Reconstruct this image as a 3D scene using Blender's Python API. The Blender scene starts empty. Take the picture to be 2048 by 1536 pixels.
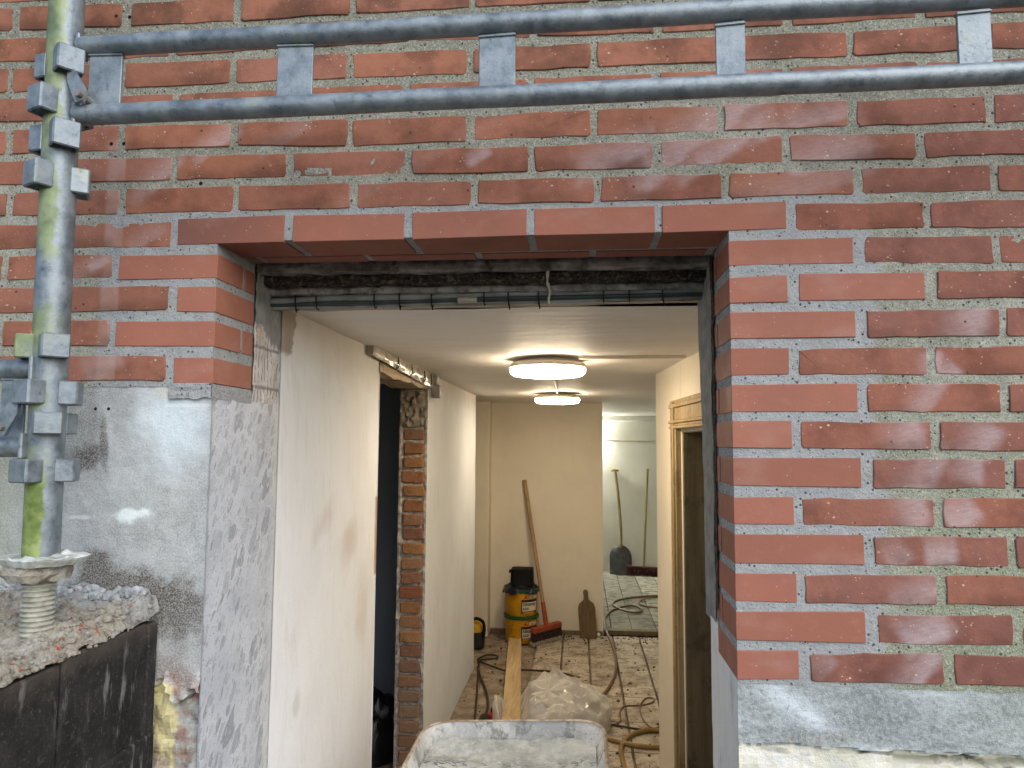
import bpy, bmesh, math, random
from mathutils import Vector, Matrix, noise as mnoise
random.seed(7)
SC = bpy.context.scene
COL = SC.collection
R = math.radians
# ------------------------------------------------------------------ camera, sky, sun, exposure
cam_d = bpy.data.cameras.new('camera')
cam = bpy.data.objects.new('camera', cam_d); COL.objects.link(cam)
cam_d.sensor_width = 36.0; cam_d.lens = 1400.0 / 2048 * 36.0
cam_d.clip_start = 0.02; cam_d.clip_end = 300
cam.matrix_world = Matrix(((0.995526, 0.001738, 0.094474, 0.811194), (0.094293, -0.082858, -0.992090, -1.308675), (0.006104, 0.996560, -0.082651, 1.530000), (0.000000, 0.000000, 0.000000, 1.000000)))
SC.camera = cam
SUN_EL, SUN_AZ = 38.0, 143.0            # degrees; azimuth clockwise from +Y (the sun stands behind the camera)
w = bpy.data.worlds.new('World'); SC.world = w; w.use_nodes = True
nt = w.node_tree; nt.nodes.clear()
sky = nt.nodes.new('ShaderNodeTexSky'); sky.sky_type = 'NISHITA'; sky.sun_disc = False
sky.sun_elevation = R(SUN_EL); sky.sun_rotation = R(SUN_AZ); sky.dust_density = 1.6; sky.ozone_density = 1.0; sky.air_density = 1.0
bg = nt.nodes.new('ShaderNodeBackground'); bg.inputs['Strength'].default_value = 0.15
wo = nt.nodes.new('ShaderNodeOutputWorld')
nt.links.new(sky.outputs[0], bg.inputs[0]); nt.links.new(bg.outputs[0], wo.inputs[0])
sd = bpy.data.lights.new('sun', 'SUN'); sd.energy = 1.25; sd.angle = R(60); sd.color = (1.0, 0.975, 0.945)
sun = bpy.data.objects.new('sun', sd); COL.objects.link(sun)
_a = R(SUN_AZ); _e = R(SUN_EL)
_dir = Vector((math.sin(_a) * math.cos(_e), math.cos(_a) * math.cos(_e), math.sin(_e)))
sun.rotation_euler = _dir.to_track_quat('Z', 'Y').to_euler()
vs = SC.view_settings
SC.display_settings.display_device = 'sRGB'
vs.view_transform = 'Standard'; vs.look = 'None'; vs.gamma = 1.0; vs.exposure = 0.68
vs.use_curve_mapping = False
SC.cycles.max_bounces = 8; SC.cycles.diffuse_bounces = 5; SC.cycles.glossy_bounces = 3; SC.cycles.transmission_bounces = 6
SC.cycles.transparent_max_bounces = 8
SC.cycles.use_denoising = True
SC.cycles.sample_clamp_indirect = 8.0

# ------------------------------------------------------------------ node helper
class V:
    def __init__(s, m, k): s.m, s.k = m, k
    def _b(s, o, op, r=False):
        return s.m.math(op, o, s) if r else s.m.math(op, s, o)
    def __add__(s, o): return s._b(o, 'ADD')
    __radd__ = __add__
    def __sub__(s, o): return s._b(o, 'SUBTRACT')
    def __rsub__(s, o): return s._b(o, 'SUBTRACT', True)
    def __mul__(s, o): return s._b(o, 'MULTIPLY')
    __rmul__ = __mul__
    def __truediv__(s, o): return s._b(o, 'DIVIDE')
class Mat:
    def __init__(s, name):
        s.mat = bpy.data.materials.new(name); s.mat.use_nodes = True
        s.nt = s.mat.node_tree; s.nt.nodes.clear()
        s.geo = s.nt.nodes.new('ShaderNodeNewGeometry'); s.P = s.geo.outputs['Position']
        sp = s.nt.nodes.new('ShaderNodeSeparateXYZ'); s.nt.links.new(s.P, sp.inputs[0])
        s.x, s.y, s.z = (V(s, sp.outputs[i]) for i in range(3))
    def put(s, v, sock):
        if isinstance(v, V): s.nt.links.new(v.k, sock)
        elif hasattr(v, 'is_linked'): s.nt.links.new(v, sock)
        elif isinstance(v, tuple): sock.default_value = (v + (1,))[:4] if len(sock.default_value) == 4 else v
        else: sock.default_value = v
    def math(s, op, a, b=0.0, clamp=False):
        n = s.nt.nodes.new('ShaderNodeMath'); n.operation = op; n.use_clamp = clamp
        s.put(a, n.inputs[0]); s.put(b, n.inputs[1]); return V(s, n.outputs[0])
    def vec(s, a, b, c):
        n = s.nt.nodes.new('ShaderNodeCombineXYZ')
        for i, q in enumerate((a, b, c)): s.put(q, n.inputs[i])
        return n.outputs[0]
    def noise(s, scale, detail=3, rough=0.55, vec=None, dist=0.0, col=False):
        n = s.nt.nodes.new('ShaderNodeTexNoise'); s.put(vec if vec is not None else s.P, n.inputs['Vector'])
        n.inputs['Scale'].default_value = scale; n.inputs['Detail'].default_value = detail
        n.inputs['Roughness'].default_value = rough; n.inputs['Distortion'].default_value = dist
        return V(s, n.outputs['Color' if col else 'Fac'])
    def voro(s, scale, vec=None, feature='F1', rand=1.0):
        n = s.nt.nodes.new('ShaderNodeTexVoronoi'); n.feature = feature; s.put(vec if vec is not None else s.P, n.inputs['Vector'])
        n.inputs['Scale'].default_value = scale; n.inputs['Randomness'].default_value = rand
        d = V(s, n.outputs['Distance'])
        if feature == 'DISTANCE_TO_EDGE': return d, None
        sp = s.nt.nodes.new('ShaderNodeSeparateColor'); s.nt.links.new(n.outputs['Color'], sp.inputs[0])
        return d, V(s, sp.outputs[0])
    def ramp(s, f, stops, interp='LINEAR'):
        n = s.nt.nodes.new('ShaderNodeValToRGB'); n.color_ramp.interpolation = interp; s.put(f, n.inputs[0])
        el = n.color_ramp.elements
        while len(el) < len(stops): el.new(0.5)
        for e, (p, c) in zip(el, stops):
            e.position = p; e.color = (c if isinstance(c, tuple) else (c, c, c)) + (1,)
        return V(s, n.outputs[0])
    def mix(s, f, a, b, mode='MIX'):
        n = s.nt.nodes.new('ShaderNodeMix'); n.data_type = 'RGBA'; n.blend_type = mode
        s.put(f, n.inputs[0]); s.put(a, n.inputs[6]); s.put(b, n.inputs[7]); return V(s, n.outputs[2])
    def map(s, v, a, b, c=0.0, d=1.0, smooth=True):
        n = s.nt.nodes.new('ShaderNodeMapRange'); n.interpolation_type = 'SMOOTHSTEP' if smooth else 'LINEAR'
        s.put(v, n.inputs[0])
        for i, q in enumerate((a, b, c, d)): n.inputs[i + 1].default_value = q
        return V(s, n.outputs[0])
    def blob(s, u, v, c, r, ang=0.0, amp=0.5, ns=14.0, soft=0.6):
        ca, sa = math.cos(ang), math.sin(ang); du = u - c[0]; dv = v - c[1]
        a = (du * ca + dv * sa) / r[0]; b = (dv * ca - du * sa) / r[1]
        d = s.math('SQRT', a * a + b * b)
        d = d + (s.noise(ns, 4, 0.65) - 0.5) * (2 * amp)
        return s.map(d, 1.0, 1.0 - soft)
    def rnd(s):
        n = s.nt.nodes.new('ShaderNodeObjectInfo'); return V(s, n.outputs['Random'])
    def out(s, col, rough=0.8, metal=0.0, bump=None, spec=0.3, emit=None, trans=0.0, alpha=None, coat=0.0):
        p = s.nt.nodes.new('ShaderNodeBsdfPrincipled'); o = s.nt.nodes.new('ShaderNodeOutputMaterial')
        s.put(col, p.inputs['Base Color']); s.put(rough, p.inputs['Roughness']); s.put(metal, p.inputs['Metallic'])
        p.inputs['Specular IOR Level'].default_value = spec
        if trans: p.inputs['Transmission Weight'].default_value = trans
        if alpha is not None: s.put(alpha, p.inputs['Alpha'])
        if coat: p.inputs['Coat Weight'].default_value = coat; p.inputs['Coat Roughness'].default_value = 0.15
        if emit: s.put(emit[0], p.inputs['Emission Color']); p.inputs['Emission Strength'].default_value = emit[1]
        if bump:
            b = s.nt.nodes.new('ShaderNodeBump'); s.put(bump[0], b.inputs['Height'])
            b.inputs['Strength'].default_value = bump[1]; b.inputs['Distance'].default_value = bump[2]
            s.nt.links.new(b.outputs[0], p.inputs['Normal'])
        s.nt.links.new(p.outputs[0], o.inputs[0]); return s.mat
def plain(name, col, rough=0.6, metal=0.0, var=0.25, ns=20.0, bump=0.0, bs=80.0, spec=0.3, coat=0.0, dirt=None):
    m = Mat(name); n = m.noise(ns, 4, 0.6)
    c = m.mix(m.map(n, 0.3, 0.7), tuple(q * (1 - var) for q in col), tuple(min(1, q * (1 + var)) for q in col))
    if dirt: c = m.mix(m.map(m.noise(ns * 0.6, 5, 0.7), 0.5, 0.68), c, dirt)
    return m.out(c, rough, metal, (m.noise(bs, 4, 0.6), bump, 0.004) if bump else None, spec, coat=coat)

# ------------------------------------------------------------------ materials: masonry
HOLES = [(-0.148, 2.411), (-0.120, 2.409), (-0.144, 2.136), (-0.118, 2.136), (0.052, 2.047)]
def sweep(m, u, v, c, r, ang):      # a washed-on smear: one crisp edge, fading away across
    ca, sa = math.cos(ang + .5), math.sin(ang + .5); du = u - c[0]; dv = v - c[1]; n = m.noise(15, 4, .6) - .5
    r1 = max(r[0], r[1]) * 1.15; r2 = min(r[0], r[1]) * 1.5
    a = (du * ca + dv * sa) / r1 + n * 1.1; b = (dv * ca - du * sa) / r2 + n * .9
    return m.map(b, -1.1, -.55) * m.map(b, 1.3, -.6) * m.map(m.math('ABSOLUTE', a), 1.1, .55)
def mat_brick_old():
    m = Mat('old_brick'); r = m.rnd()
    c = m.ramp(r, [(0.0, (.275, .122, .080)), (0.3, (.325, .142, .094)), (0.55, (.30, .138, .098)), (0.8, (.34, .146, .088)), (1.0, (.255, .118, .085))])
    old = m.map(m.x - m.z * 0.35 + (r - 0.5) * 0.5, 0.30, 0.85)       # the bricks right of the door are browner
    c = m.mix(old * 0.75, c, m.ramp(r, [(0.0, (.255, .115, .090)), (0.5, (.22, .105, .088)), (1.0, (.295, .122, .084))]))
    c = m.mix(m.map(m.noise(9, 5, 0.6), 0.42, 0.72) * 0.55, c, (.105, .042, .031))
    c = m.mix(m.map(m.noise(38, 4, 0.7), 0.45, 0.75) * 0.35, c, (.42, .17, .11))
    low = m.map(m.z, 1.35, 1.10) * m.map(m.x, 1.15, 1.25)
    c = m.mix(low * m.map(m.noise(16, 4), 0.35, 0.6) * 0.6, c, (.13, .058, .052))
    # grinding and washing smears
    smear = None
    for a in (((1.041, 2.131), (0.176, 0.032), 0.15, 0.75), ((1.225, 2.138), (0.108, 0.020), -0.25, 0.60), ((0.877, 2.083), (0.080, 0.027), -0.10, 0.70), ((1.078, 2.090), (0.101, 0.020), 0.10, 0.75), ((1.268, 2.074), (0.076, 0.030), -0.30, 0.70), ((0.079, 2.136), (0.058, 0.019), 0.10, 0.70), ((-0.035, 2.077), (0.059, 0.019), 0.30, 0.60), ((-0.066, 2.052), (0.043, 0.017), 0.40, 0.40), ((0.616, 2.086), (0.026, 0.012), 0.00, 0.70), ((1.125, 2.147), (0.055, 0.028), -0.30, 0.40), ((1.221, 2.018), (0.135, 0.027), -0.20, 0.40), ((0.383, 2.018), (0.303, 0.014), 0.00, 0.12), ((1.500, 1.752), (0.032, 0.038), 0.90, 0.75), ((1.437, 1.676), (0.022, 0.017), 1.20, 0.80), ((1.462, 1.663), (0.025, 0.019), 0.00, 0.80), ((1.417, 1.609), (0.059, 0.020), 0.40, 0.60), ((1.381, 1.542), (0.036, 0.031), 1.00, 0.75), ((1.507, 1.539), (0.042, 0.028), 0.60, 0.75), ((1.412, 1.476), (0.063, 0.027), 0.60, 0.60), ((1.492, 1.495), (0.033, 0.025), 0.90, 0.70), ((1.392, 1.411), (0.034, 0.029), 1.20, 0.75), ((1.472, 1.420), (0.032, 0.030), 0.00, 0.85), ((1.440, 1.347), (0.021, 0.028), -0.40, 0.95), ((1.365, 1.345), (0.025, 0.024), 0.00, 0.50), ((1.395, 1.273), (0.042, 0.022), 0.00, 0.70), ((1.405, 1.213), (0.048, 0.028), 0.00, 0.95), ((1.390, 1.141), (0.058, 0.021), 0.40, 0.80), ((1.232, 1.144), (0.025, 0.017), 0.30, 0.40), ((0.909, 1.960), (0.034, 0.013), 0.50, 0.30), ((0.216, 2.136), (0.063, 0.015), 0.00, 0.30), ((-0.160, 1.893), (0.028, 0.013), 0.00, 0.80), ((-0.060, 1.943), (0.043, 0.015), 0.00, 0.40), ((-0.191, 1.873), (0.015, 0.033), 0.00, 0.40), ((-0.142, 1.689), (0.028, 0.043), 0.00, 0.45), ((0.983, 1.958), (0.019, 0.022), 0.40, 0.20)):
        b = sweep(m, m.x, m.z, a[0], a[1], a[2]) * a[3]
        smear = b if smear is None else m.math('MAXIMUM', smear, b)
    st = m.noise(60, 3, 0.6, m.vec(m.x * 0.45 + m.z * 1.2, m.y, m.z * 3.0 - m.x))
    c = m.mix(smear * m.map(st, 0.28, 0.70, 0.50, .80), c, (.48, .405, .41))
    for sc_, th, q in ((88, 0.20, 0.80), (190, 0.25, 0.82), (55, .14, .86)):
        d, cc = m.voro(sc_, m.vec(m.x * .8 + m.z * .3, m.y, m.z - m.x * .2)); sp = m.map(d + (m.noise(300, 2) - .5) * .2, th, th * 0.6) * m.map(m.noise(13, 3), .46, .6) * m.map(cc, q, q + 0.02)
        c = m.mix(sp * 0.85, c, (.62, .50, .40))
    d, cc = m.voro(60); c = m.mix(m.map(d, 0.2, 0.1) * m.map(cc, 0.9, 0.92) * 0.8, c, (.04, .03, .03))
    c = m.mix(m.map(m.x, (-0.154, 1.852)[0], (-0.143, 1.851)[0]) * m.map(m.x, (-0.106, 1.851)[0], (-0.113, 1.851)[0]) * m.map(m.z, 2.16, 2.12) * m.map(m.noise(24, 4), .3, .6, .25, .6), c, (.42, .29, .25))
    c = holes(m, c, HOLES, .0048)
    soot = m.map(m.z + (m.noise(4, 4) - .5) * .35, 2.10, 2.42) * m.map(m.noise(9, 5, .65), .38, .62)
    c = m.mix(soot * .55, c, (.075, .048, .034))
    fr = m.math('FRACT', (m.z - 1.9142) / .0667)      # patchy darker tone towards the lower edge of each course
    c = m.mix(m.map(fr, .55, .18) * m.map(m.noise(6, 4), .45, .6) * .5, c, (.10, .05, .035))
    h = m.noise(90, 5, 0.65) + m.noise(420, 2) * 0.4
    return m.out(c, m.map(m.noise(30), 0.3, 0.7, 0.88, 1.0), 0, (h, 0.4, 0.003), 0.06)
def mat_brick_new():
    m = Mat('new_brick'); r = m.rnd()
    c = m.ramp(r, [(0.0, (.30, .122, .082)), (0.5, (.355, .145, .099)), (1.0, (.32, .130, .095))])
    c = m.mix(m.map(m.noise(7, 3), 0.35, 0.7) * 0.45, c, (.255, .115, .085))
    lint = m.map(m.x, 0.30, 0.05) * m.map(m.z, 1.915, 1.925)
    c = m.mix(lint * 0.6, c, (.135, .070, .060))
    c = m.mix(m.map(m.noise(30, 4, .7), .55, .75) * .3, c, (.42, .23, .18)); c = m.mix(m.map(m.noise(60, 5, .8, m.vec(m.x * .4, m.y, m.z * 1.4)), .54, .72) * .3, c, (.22, .085, .062)); c = m.mix(m.map(m.noise(5, 4, .6, m.vec(m.x, m.y, m.z * 2)), .52, .70) * .35, c, (.40, .25, .21))
    d, cc = m.voro(130); c = m.mix(m.map(d, 0.16, 0.1) * m.map(cc, 0.90, 0.92) * 0.7, c, (.62, .5, .42))
    return m.out(c, m.map(m.noise(18), .3, .7, .6, .75), 0, (m.noise(160, 4), 0.2, 0.002), 0.12)
def mat_mortar():
    m = Mat('mortar')
    n = m.noise(30, 5, 0.7); f = m.noise(260, 3, 0.7)
    old = m.mix(m.map(n, 0.3, 0.7), (.28, .285, .235), (.43, .43, .37))
    old = m.mix(m.map(m.noise(5, 4), 0.4, 0.65) * 0.45, old, (.165, .175, .13))
    green = m.map(m.x + m.noise(6, 3) * 0.25, 1.35, 1.6) * m.map(m.z, 1.75, 1.25)
    old = m.mix(m.map(m.z + (m.noise(4, 4) - .5) * .35, 2.0, 2.35) * .5, old, (.13, .135, .095))
    old = m.mix(green * 0.5, old, (.26, .31, .17))
    grit = m.map(f, 0.35, 0.65)
    old = m.mix(grit * 0.55, old, m.mix(m.map(m.noise(330, 2), .4, .6), (.12, .125, .10), (.52, .52, .44)))
    new = m.mix(m.map(n, 0.3, 0.7), (.30, .315, .32), (.38, .395, .395))
    new = m.mix(m.map(f, .4, .7) * .25, new, (.52, .54, .54))
    wob = (m.noise(11, 3) - 0.5) * 0.14
    k = m.map(m.math('ABSOLUTE', m.x - 0.60) + wob, 0.765, 0.735) * m.map(m.z + wob * 0.3, 2.005, 1.985)
    c = m.mix(k, old, new)
    for sc_, q in ((120, .80), (230, .86)):
        d, cc = m.voro(sc_); c = m.mix(m.map(d, 0.34, 0.22) * m.map(cc, q, q + .02) * 0.85, c, (.035, .035, .035))
    d, cc = m.voro(150); c = m.mix(m.map(d, .3, .2) * m.map(cc, .02, .0) * .8, c, (.7, .7, .62))
    c = holes(m, c, HOLES, .0048)
    return m.out(c, 0.92, 0, (m.noise(120, 5, 0.75) + f * 0.6, 0.7, 0.006), 0.1)
def holes(m, c, pts, r=0.004):
    for p in pts:
        du = m.x - p[0]; dz = m.z - p[1]
        c = m.mix(m.map(du * du + dz * dz, r * r, r * r * 0.4), c, (.012, .01, .01))
    return c
def mat_base_left():
    m = Mat('rendered_concrete')
    n = m.noise(14, 6, 0.68); f = m.noise(330, 2, 0.6); g = m.noise(60, 5, .75)
    c = m.mix(m.map(n, 0.3, 0.7), (.27, .29, .29), (.43, .455, .46))
    c = m.mix(m.blob(m.x, m.z, (0.017, 1.559), (.115, .135), 0.2, .5, 12, .9) * 0.95, c, (.60, .71, .76))
    c = m.mix(m.blob(m.x, m.z, (-0.071, 1.451), (.10, .12), 0.0, .7, 12, .8) * 0.4, c, (.50, .56, .58))
    c = m.mix(m.map(m.x + m.noise(7, 3) * .05, (-0.129, 1.559)[0] + .035, (-0.129, 1.559)[0] - .0) * m.map(m.z + wob(m), 1.44, 1.50) * .8, c, (.20, .205, .185))
    c = m.mix(m.map(m.x, -.24, -.33) * .45, c, (.36, .40, .27))
    for ce, ra, an, k in (((-0.163, 1.494), (.045, .035), .5, .9), ((-0.127, 1.519), (.012, .07), .1, .8), ((-0.129, 1.276), (.055, .065), .3, .95), ((-0.044, 1.240), (.11, .06), -.35, .95), ((0.039, 1.205), (.085, .08), -.9, .9), ((-0.165, 1.189), (.12, .09), 0, .8)):
        c = m.mix(m.blob(m.x, m.z, ce, ra, an, .6, 26, .6) * k * m.map(g, .22, .5, .6, 1), c, (.075, .066, .052))
    c = m.mix(m.blob(m.x, m.z, (0.045, 1.075), (.06, .035), 0, .6, 22, .7) * m.map(g, .35, .6) * .9, c, (.26, .155, .115))
    c = m.mix(m.blob(m.x, m.z, (0.024, 1.102), (.07, .03), 0, .6, 22, .7) * .5, c, (.16, .12, .10))
    c = m.mix(m.blob(m.x, m.z, (-0.070, 1.383), (.055, .017), .05, 1.0, 34, .7) * .95, c, (.74, .84, .86))
    c = m.mix(m.blob(m.x, m.z, (-0.166, 1.377), (.04, .006), 0, .7, 60, .6) * .8, c, (.62, .68, .70))
    c = m.mix(m.blob(m.x, m.z, (-0.002, 1.623), (.03, .012), 0, .6, 50, .6) * .7, c, (.55, .55, .48))
    grain = m.map(f, 0.38, 0.62); c = m.mix(.30 * grain, c, (.68, .70, .70)); c = m.mix(m.map(m.noise(150, 4, .8), .60, .74) * .6, c, (.10, .10, .095))
    low = m.map(m.z + wob(m), 1.075, 1.055)
    rub = m.ramp(m.noise(34, 5, .7), [(0.3, (.20, .135, .11)), (.45, (.33, .25, .21)), (.55, (.36, .37, .36)), (.7, (.46, .50, .52))])
    yel = m.map(m.x + (m.noise(24, 4) - .5) * .05, .045, .032)
    rub = m.mix(yel * m.map(m.noise(20, 4), .36, .5), rub, (.60, .56, .31))
    rub = m.mix(m.map(m.noise(120, 4, .8), .58, .72) * .7, rub, (.06, .055, .05))
    c = m.mix(low, c, rub)
    c = holes(m, c, [(-0.149, 1.591), (-0.121, 1.591), (-0.150, 1.638)])
    return m.out(c, 0.93, 0, (m.noise(110, 5, 0.75) * .7 + f * .15, 0.6, 0.005), 0.2)
def wob(m): return (m.noise(26, 4, .6) - .5) * .05
def mat_base_right():
    m = Mat('weathered_render')
    st = m.noise(8, 5, 0.65, m.vec(m.x, m.y, m.z * 2.6)); f = m.noise(170, 4, 0.75)
    c = m.ramp(st, [(.3, (.17, .19, .19)), (.44, (.27, .30, .30)), (.56, (.36, .40, .405)), (.7, (.50, .56, .585))])
    c = m.mix(m.blob(m.x, m.z, (1.196, 1.066), (.11, .035), -.5, .6, 12, .9) * .8, c, (.66, .74, .78))
    c = m.mix(m.blob(m.x, m.z, (1.346, 1.056), (.12, .04), 0, .6, 14, .9) * .7, c, (.20, .22, .21))
    c = m.mix(m.map(m.x + m.noise(5, 3) * .1, 1.42, 1.6) * .45, c, (.29, .33, .28))
    c = m.mix(m.blob(m.x, m.z, (1.228, 1.017), (.09, .018), .1, .7, 24, .7) * .6, c, (.24, .235, .20))
    c = m.mix(m.map(m.noise(40, 6, .75, m.vec(m.x, m.y, m.z * 1.6)), .5, .66) * .55, c, (.17, .18, .175)); c = m.mix(m.map(f, .42, .6) * .3, c, (.62, .66, .68)); c = m.mix(m.map(m.noise(100, 4, .8), .58, .70) * .6, c, (.10, .11, .11))
    line = 1.0035 - (m.x - 1.09) * 0.004 + (m.noise(16, 4, .6) - .5) * .022
    low = m.map(m.z - line, 0.002, -0.003)
    pl = m.ramp(m.noise(11, 5, .65), [(.3, (.60, .62, .55)), (.5, (.70, .68, .56)), (.62, (.76, .76, .70)), (.75, (.50, .56, .58))])
    pl = m.mix(m.map(m.noise(60, 5, .75), .60, .72) * .6, pl, (.28, .27, .23))
    c = m.mix(low, c, pl)
    cr = m.map(m.math('ABSOLUTE', m.z - line + .010 + m.map(m.x, 1.35, 1.6) * .012 + (m.noise(9, 3) - .5) * .05), .007, .003) * m.map(m.noise(7, 3), .46, .54) * m.map(m.x, 1.12, 1.3, .35, 1)
    c = m.mix(cr * .9, c, (.03, .032, .035))
    return m.out(c, 0.9, 0, (m.noise(90, 5, 0.72) + f * .4, 0.6, 0.006), 0.2)
def mat_sawn():
    m = Mat('sawn_concrete')
    v = m.vec(m.x, (m.y * .88 - m.z * .47) * 1.35, (m.y * .47 + m.z * .88) * .62)
    wv = m.noise(18, 3, .6, v, col=True)
    n = m.nt.nodes.new('ShaderNodeVectorMath'); n.operation = 'MULTIPLY_ADD'
    m.put(wv, n.inputs[0]); n.inputs[1].default_value = (.035, .035, .035); m.put(v, n.inputs[2]); vv = n.outputs[0]
    c = m.mix(m.map(m.noise(9, 5), .3, .7), (.43, .465, .525), (.53, .565, .62))
    dens = m.noise(7, 3, .6)
    for sc_, lo, hi, q, k in ((25, .54, .50, .30, .75), (50, .52, .47, .34, .75), (92, .48, .42, .42, .7)):
        d, cc = m.voro(sc_, vv); sz = m.map(cc, q, 1.0, .45, 1.0)
        mask = m.map(d / sz + (dens - .56) * .45, lo, hi) * m.map(cc, q, q + .01)
        c = m.mix(m.map(d / sz, lo + .10, lo) * m.map(cc, q, q + .01) * .35, c, (.68, .71, .77)); c = m.mix(mask * k, c, m.ramp(m.math('FRACT', cc * 37.0), [(0, (.20, .22, .26)), (.4, (.30, .325, .375)), (.75, (.38, .41, .46)), (1, (.46, .50, .55))]))
    c = m.mix(m.map(m.noise(120, 3, .7, m.vec(m.x, m.y * 2, m.z * .25)), .6, .75) * .35, c, (.66, .68, .72))
    c = m.mix(m.map(m.y + (m.noise(30, 4) - .5) * .02, .012, .004) * .7, c, (.24, .26, .29))
    d, cc = m.voro(200); c = m.mix(m.map(d, .3, .2) * m.map(cc, .86, .88) * .6, c, (.10, .10, .11))
    c = m.mix(m.map(m.y + (m.noise(9, 4) - .5) * .06, .275, .31) * .5, c, (.60, .60, .58))
    return m.out(c, .55, 0, (m.noise(140, 4, .7), .22, .003), .35)
def mat_inner_leaf():
    m = Mat('bare_inner_leaf')
    n = m.noise(22, 5, .65)
    grey = m.mix(m.map(n, .3, .7), (.22, .225, .225), (.32, .325, .32))
    br = m.mix(m.map(n, .3, .7), (.56, .52, .50), (.68, .65, .63))
    stripe = m.math('ABSOLUTE', m.math('FRACT', m.y * 62.0) - .5)
    br = m.mix(m.map(stripe, .16, .08) * m.map(m.noise(60, 4), .42, .56) * .8, br, (.13, .10, .09))
    rows = m.math('ABSOLUTE', m.math('FRACT', m.z * 11.0 + .35) - .5)
    br = m.mix(m.map(rows, .06, .02) * .7, br, (.20, .18, .17))
    br = m.mix(m.map(m.noise(90, 4, .7), .55, .7) * .5, br, (.66, .68, .70))
    k = m.map(m.z + m.y * .35 + (m.noise(30, 4) - .5) * .05, 1.866, 1.852)
    c = m.mix(k, grey, br)
    c = m.mix(m.blob(m.y, m.z, (.20, 1.772), (.012, .018), 0, .5, 60, .5), c, (.62, .42, .28))
    return m.out(c, .9, 0, (m.noise(90, 5, .7) + stripe * k * -.5, .7, .006), .2)
def mat_plaster(name, base, dirt=.5, warm=(.55, .47, .38), streak=True):
    m = Mat(name)
    n = m.noise(3.2, 5, .6)
    c = m.mix(m.map(n, .35, .7) * .5, base, tuple(q * .86 for q in base))
    s = m.noise(7, 5, .7, m.vec(m.x * 2, m.y * 2.6, m.z * .55))
    c = m.mix(m.map(s, .5, .75) * dirt, c, warm)
    if streak:
        s2 = m.noise(60, 3, .6, m.vec(m.x, m.y * 1.6, m.z * .06)); c = m.mix(m.map(s2, .6, .78) * .25, c, (.48, .43, .38))
    if streak:
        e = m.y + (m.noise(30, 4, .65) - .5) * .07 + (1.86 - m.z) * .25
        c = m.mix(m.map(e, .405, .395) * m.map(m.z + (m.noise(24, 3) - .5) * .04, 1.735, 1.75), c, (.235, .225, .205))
        c = m.mix(m.blob(m.y, m.z, (.86, 1.22), (.16, .10), .4, .7, 8, .9) * .45, c, (.47, .36, .29))
        c = m.mix(m.blob(m.y, m.z, (1.02, .98), (.10, .20), .1, .7, 9, .9) * .35, c, (.50, .40, .31))
        c = m.mix(m.map(m.y + (m.noise(20, 3) - .5) * .008, 1.128, 1.133) * m.map(m.math('ABSOLUTE', m.z - 1.20), .14, .13) * m.map(m.y, 1.2, 1.19), c, (.50, .33, .26))
        c = m.mix(m.blob(m.y, m.z, (.47, .86), (.03, .05), 0, .7, 20, .7) * .35, c, (.36, .36, .37))
        sw = m.noise(5, 5, .7, m.vec(m.x, m.y * 3.2 + m.z * .8, m.z * .8)); c = m.mix(m.map(sw, .52, .72) * .4, c, (.60, .56, .52))
        sw = m.noise(34, 5, .8, m.vec(m.x, m.y * 2.0, m.z * .5)); c = m.mix(m.map(sw, .60, .74) * .4, c, (.46, .43, .40))
        c = m.mix(m.blob(m.y, m.z, (.62, 1.30), (.13, .06), .5, .7, 12, .9) * .3, c, (.45, .36, .30))
        c = m.mix(m.map(m.z + (m.noise(9, 4) - .5) * .15, 1.68, 1.86) * .45, c, (.50, .40, .27))
    c = m.mix(m.map(m.noise(120, 3, .8), .68, .78) * .35, c, (.35, .31, .27))
    return m.out(c, .72, 0, (m.noise(18, 5, .65) + m.noise(160, 3) * .15, .25, .008), .3)
def mat_ceiling():
    m = Mat('ceiling_paint')
    n = m.noise(4.5, 5, .62, m.vec(m.x * .6, m.y * 1.6, m.z))
    c = m.mix(m.map(n, .4, .7) * .35, (.74, .71, .67), (.60, .56, .51))
    c = m.mix(m.map(m.noise(55, 5, .75, m.vec(m.x, m.y * 2, m.z)), .62, .76) * .3, c, (.40, .36, .31))
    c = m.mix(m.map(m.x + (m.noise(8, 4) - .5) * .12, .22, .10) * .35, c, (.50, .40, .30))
    return m.out(c, .58, 0, (m.noise(13, 4, .6, m.vec(m.x * .5, m.y * 1.4, m.z)) + m.noise(110, 4, .7) * .12, .35, .012), .4)
def mat_tile():
    m = Mat('floor_tile'); r = m.rnd()
    c = m.mix(r, (.46, .40, .315), (.56, .49, .39))
    g = m.noise(8, 6, .75); c = m.mix(m.map(g, .44, .62) * .8, c, (.20, .155, .11))
    c = m.mix(m.map(m.noise(36, 6, .85, m.vec(m.x * .6, m.y, m.z)), .53, .62) * .9, c, (.085, .065, .045))
    c = m.mix(m.map(m.noise(70, 4, .7, m.vec(m.x * .25, m.y, m.z)), .52, .7) * .45, c, (.28, .22, .16))
    return m.out(c, .75, 0, (m.noise(60, 5, .7), .5, .006), .25)
def mat_floorboard():
    m = Mat('grey_floorboard'); r = m.rnd()
    c = m.mix(m.map(r, .25, .75), (.50, .48, .39), (.27, .26, .215))
    g = m.noise(13, 6, .75, m.vec(m.x * .7, m.y, m.z)); c = m.mix(m.map(g, .43, .62) * .85, c, (.10, .095, .075))
    c = m.mix(m.map(m.noise(45, 4, .7, m.vec(m.x * .3, m.y * 1.5, m.z)), .52, .7) * .5, c, (.15, .14, .115))
    return m.out(c, .8, 0, (m.noise(60, 5, .7), .4, .005), .2)
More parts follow.
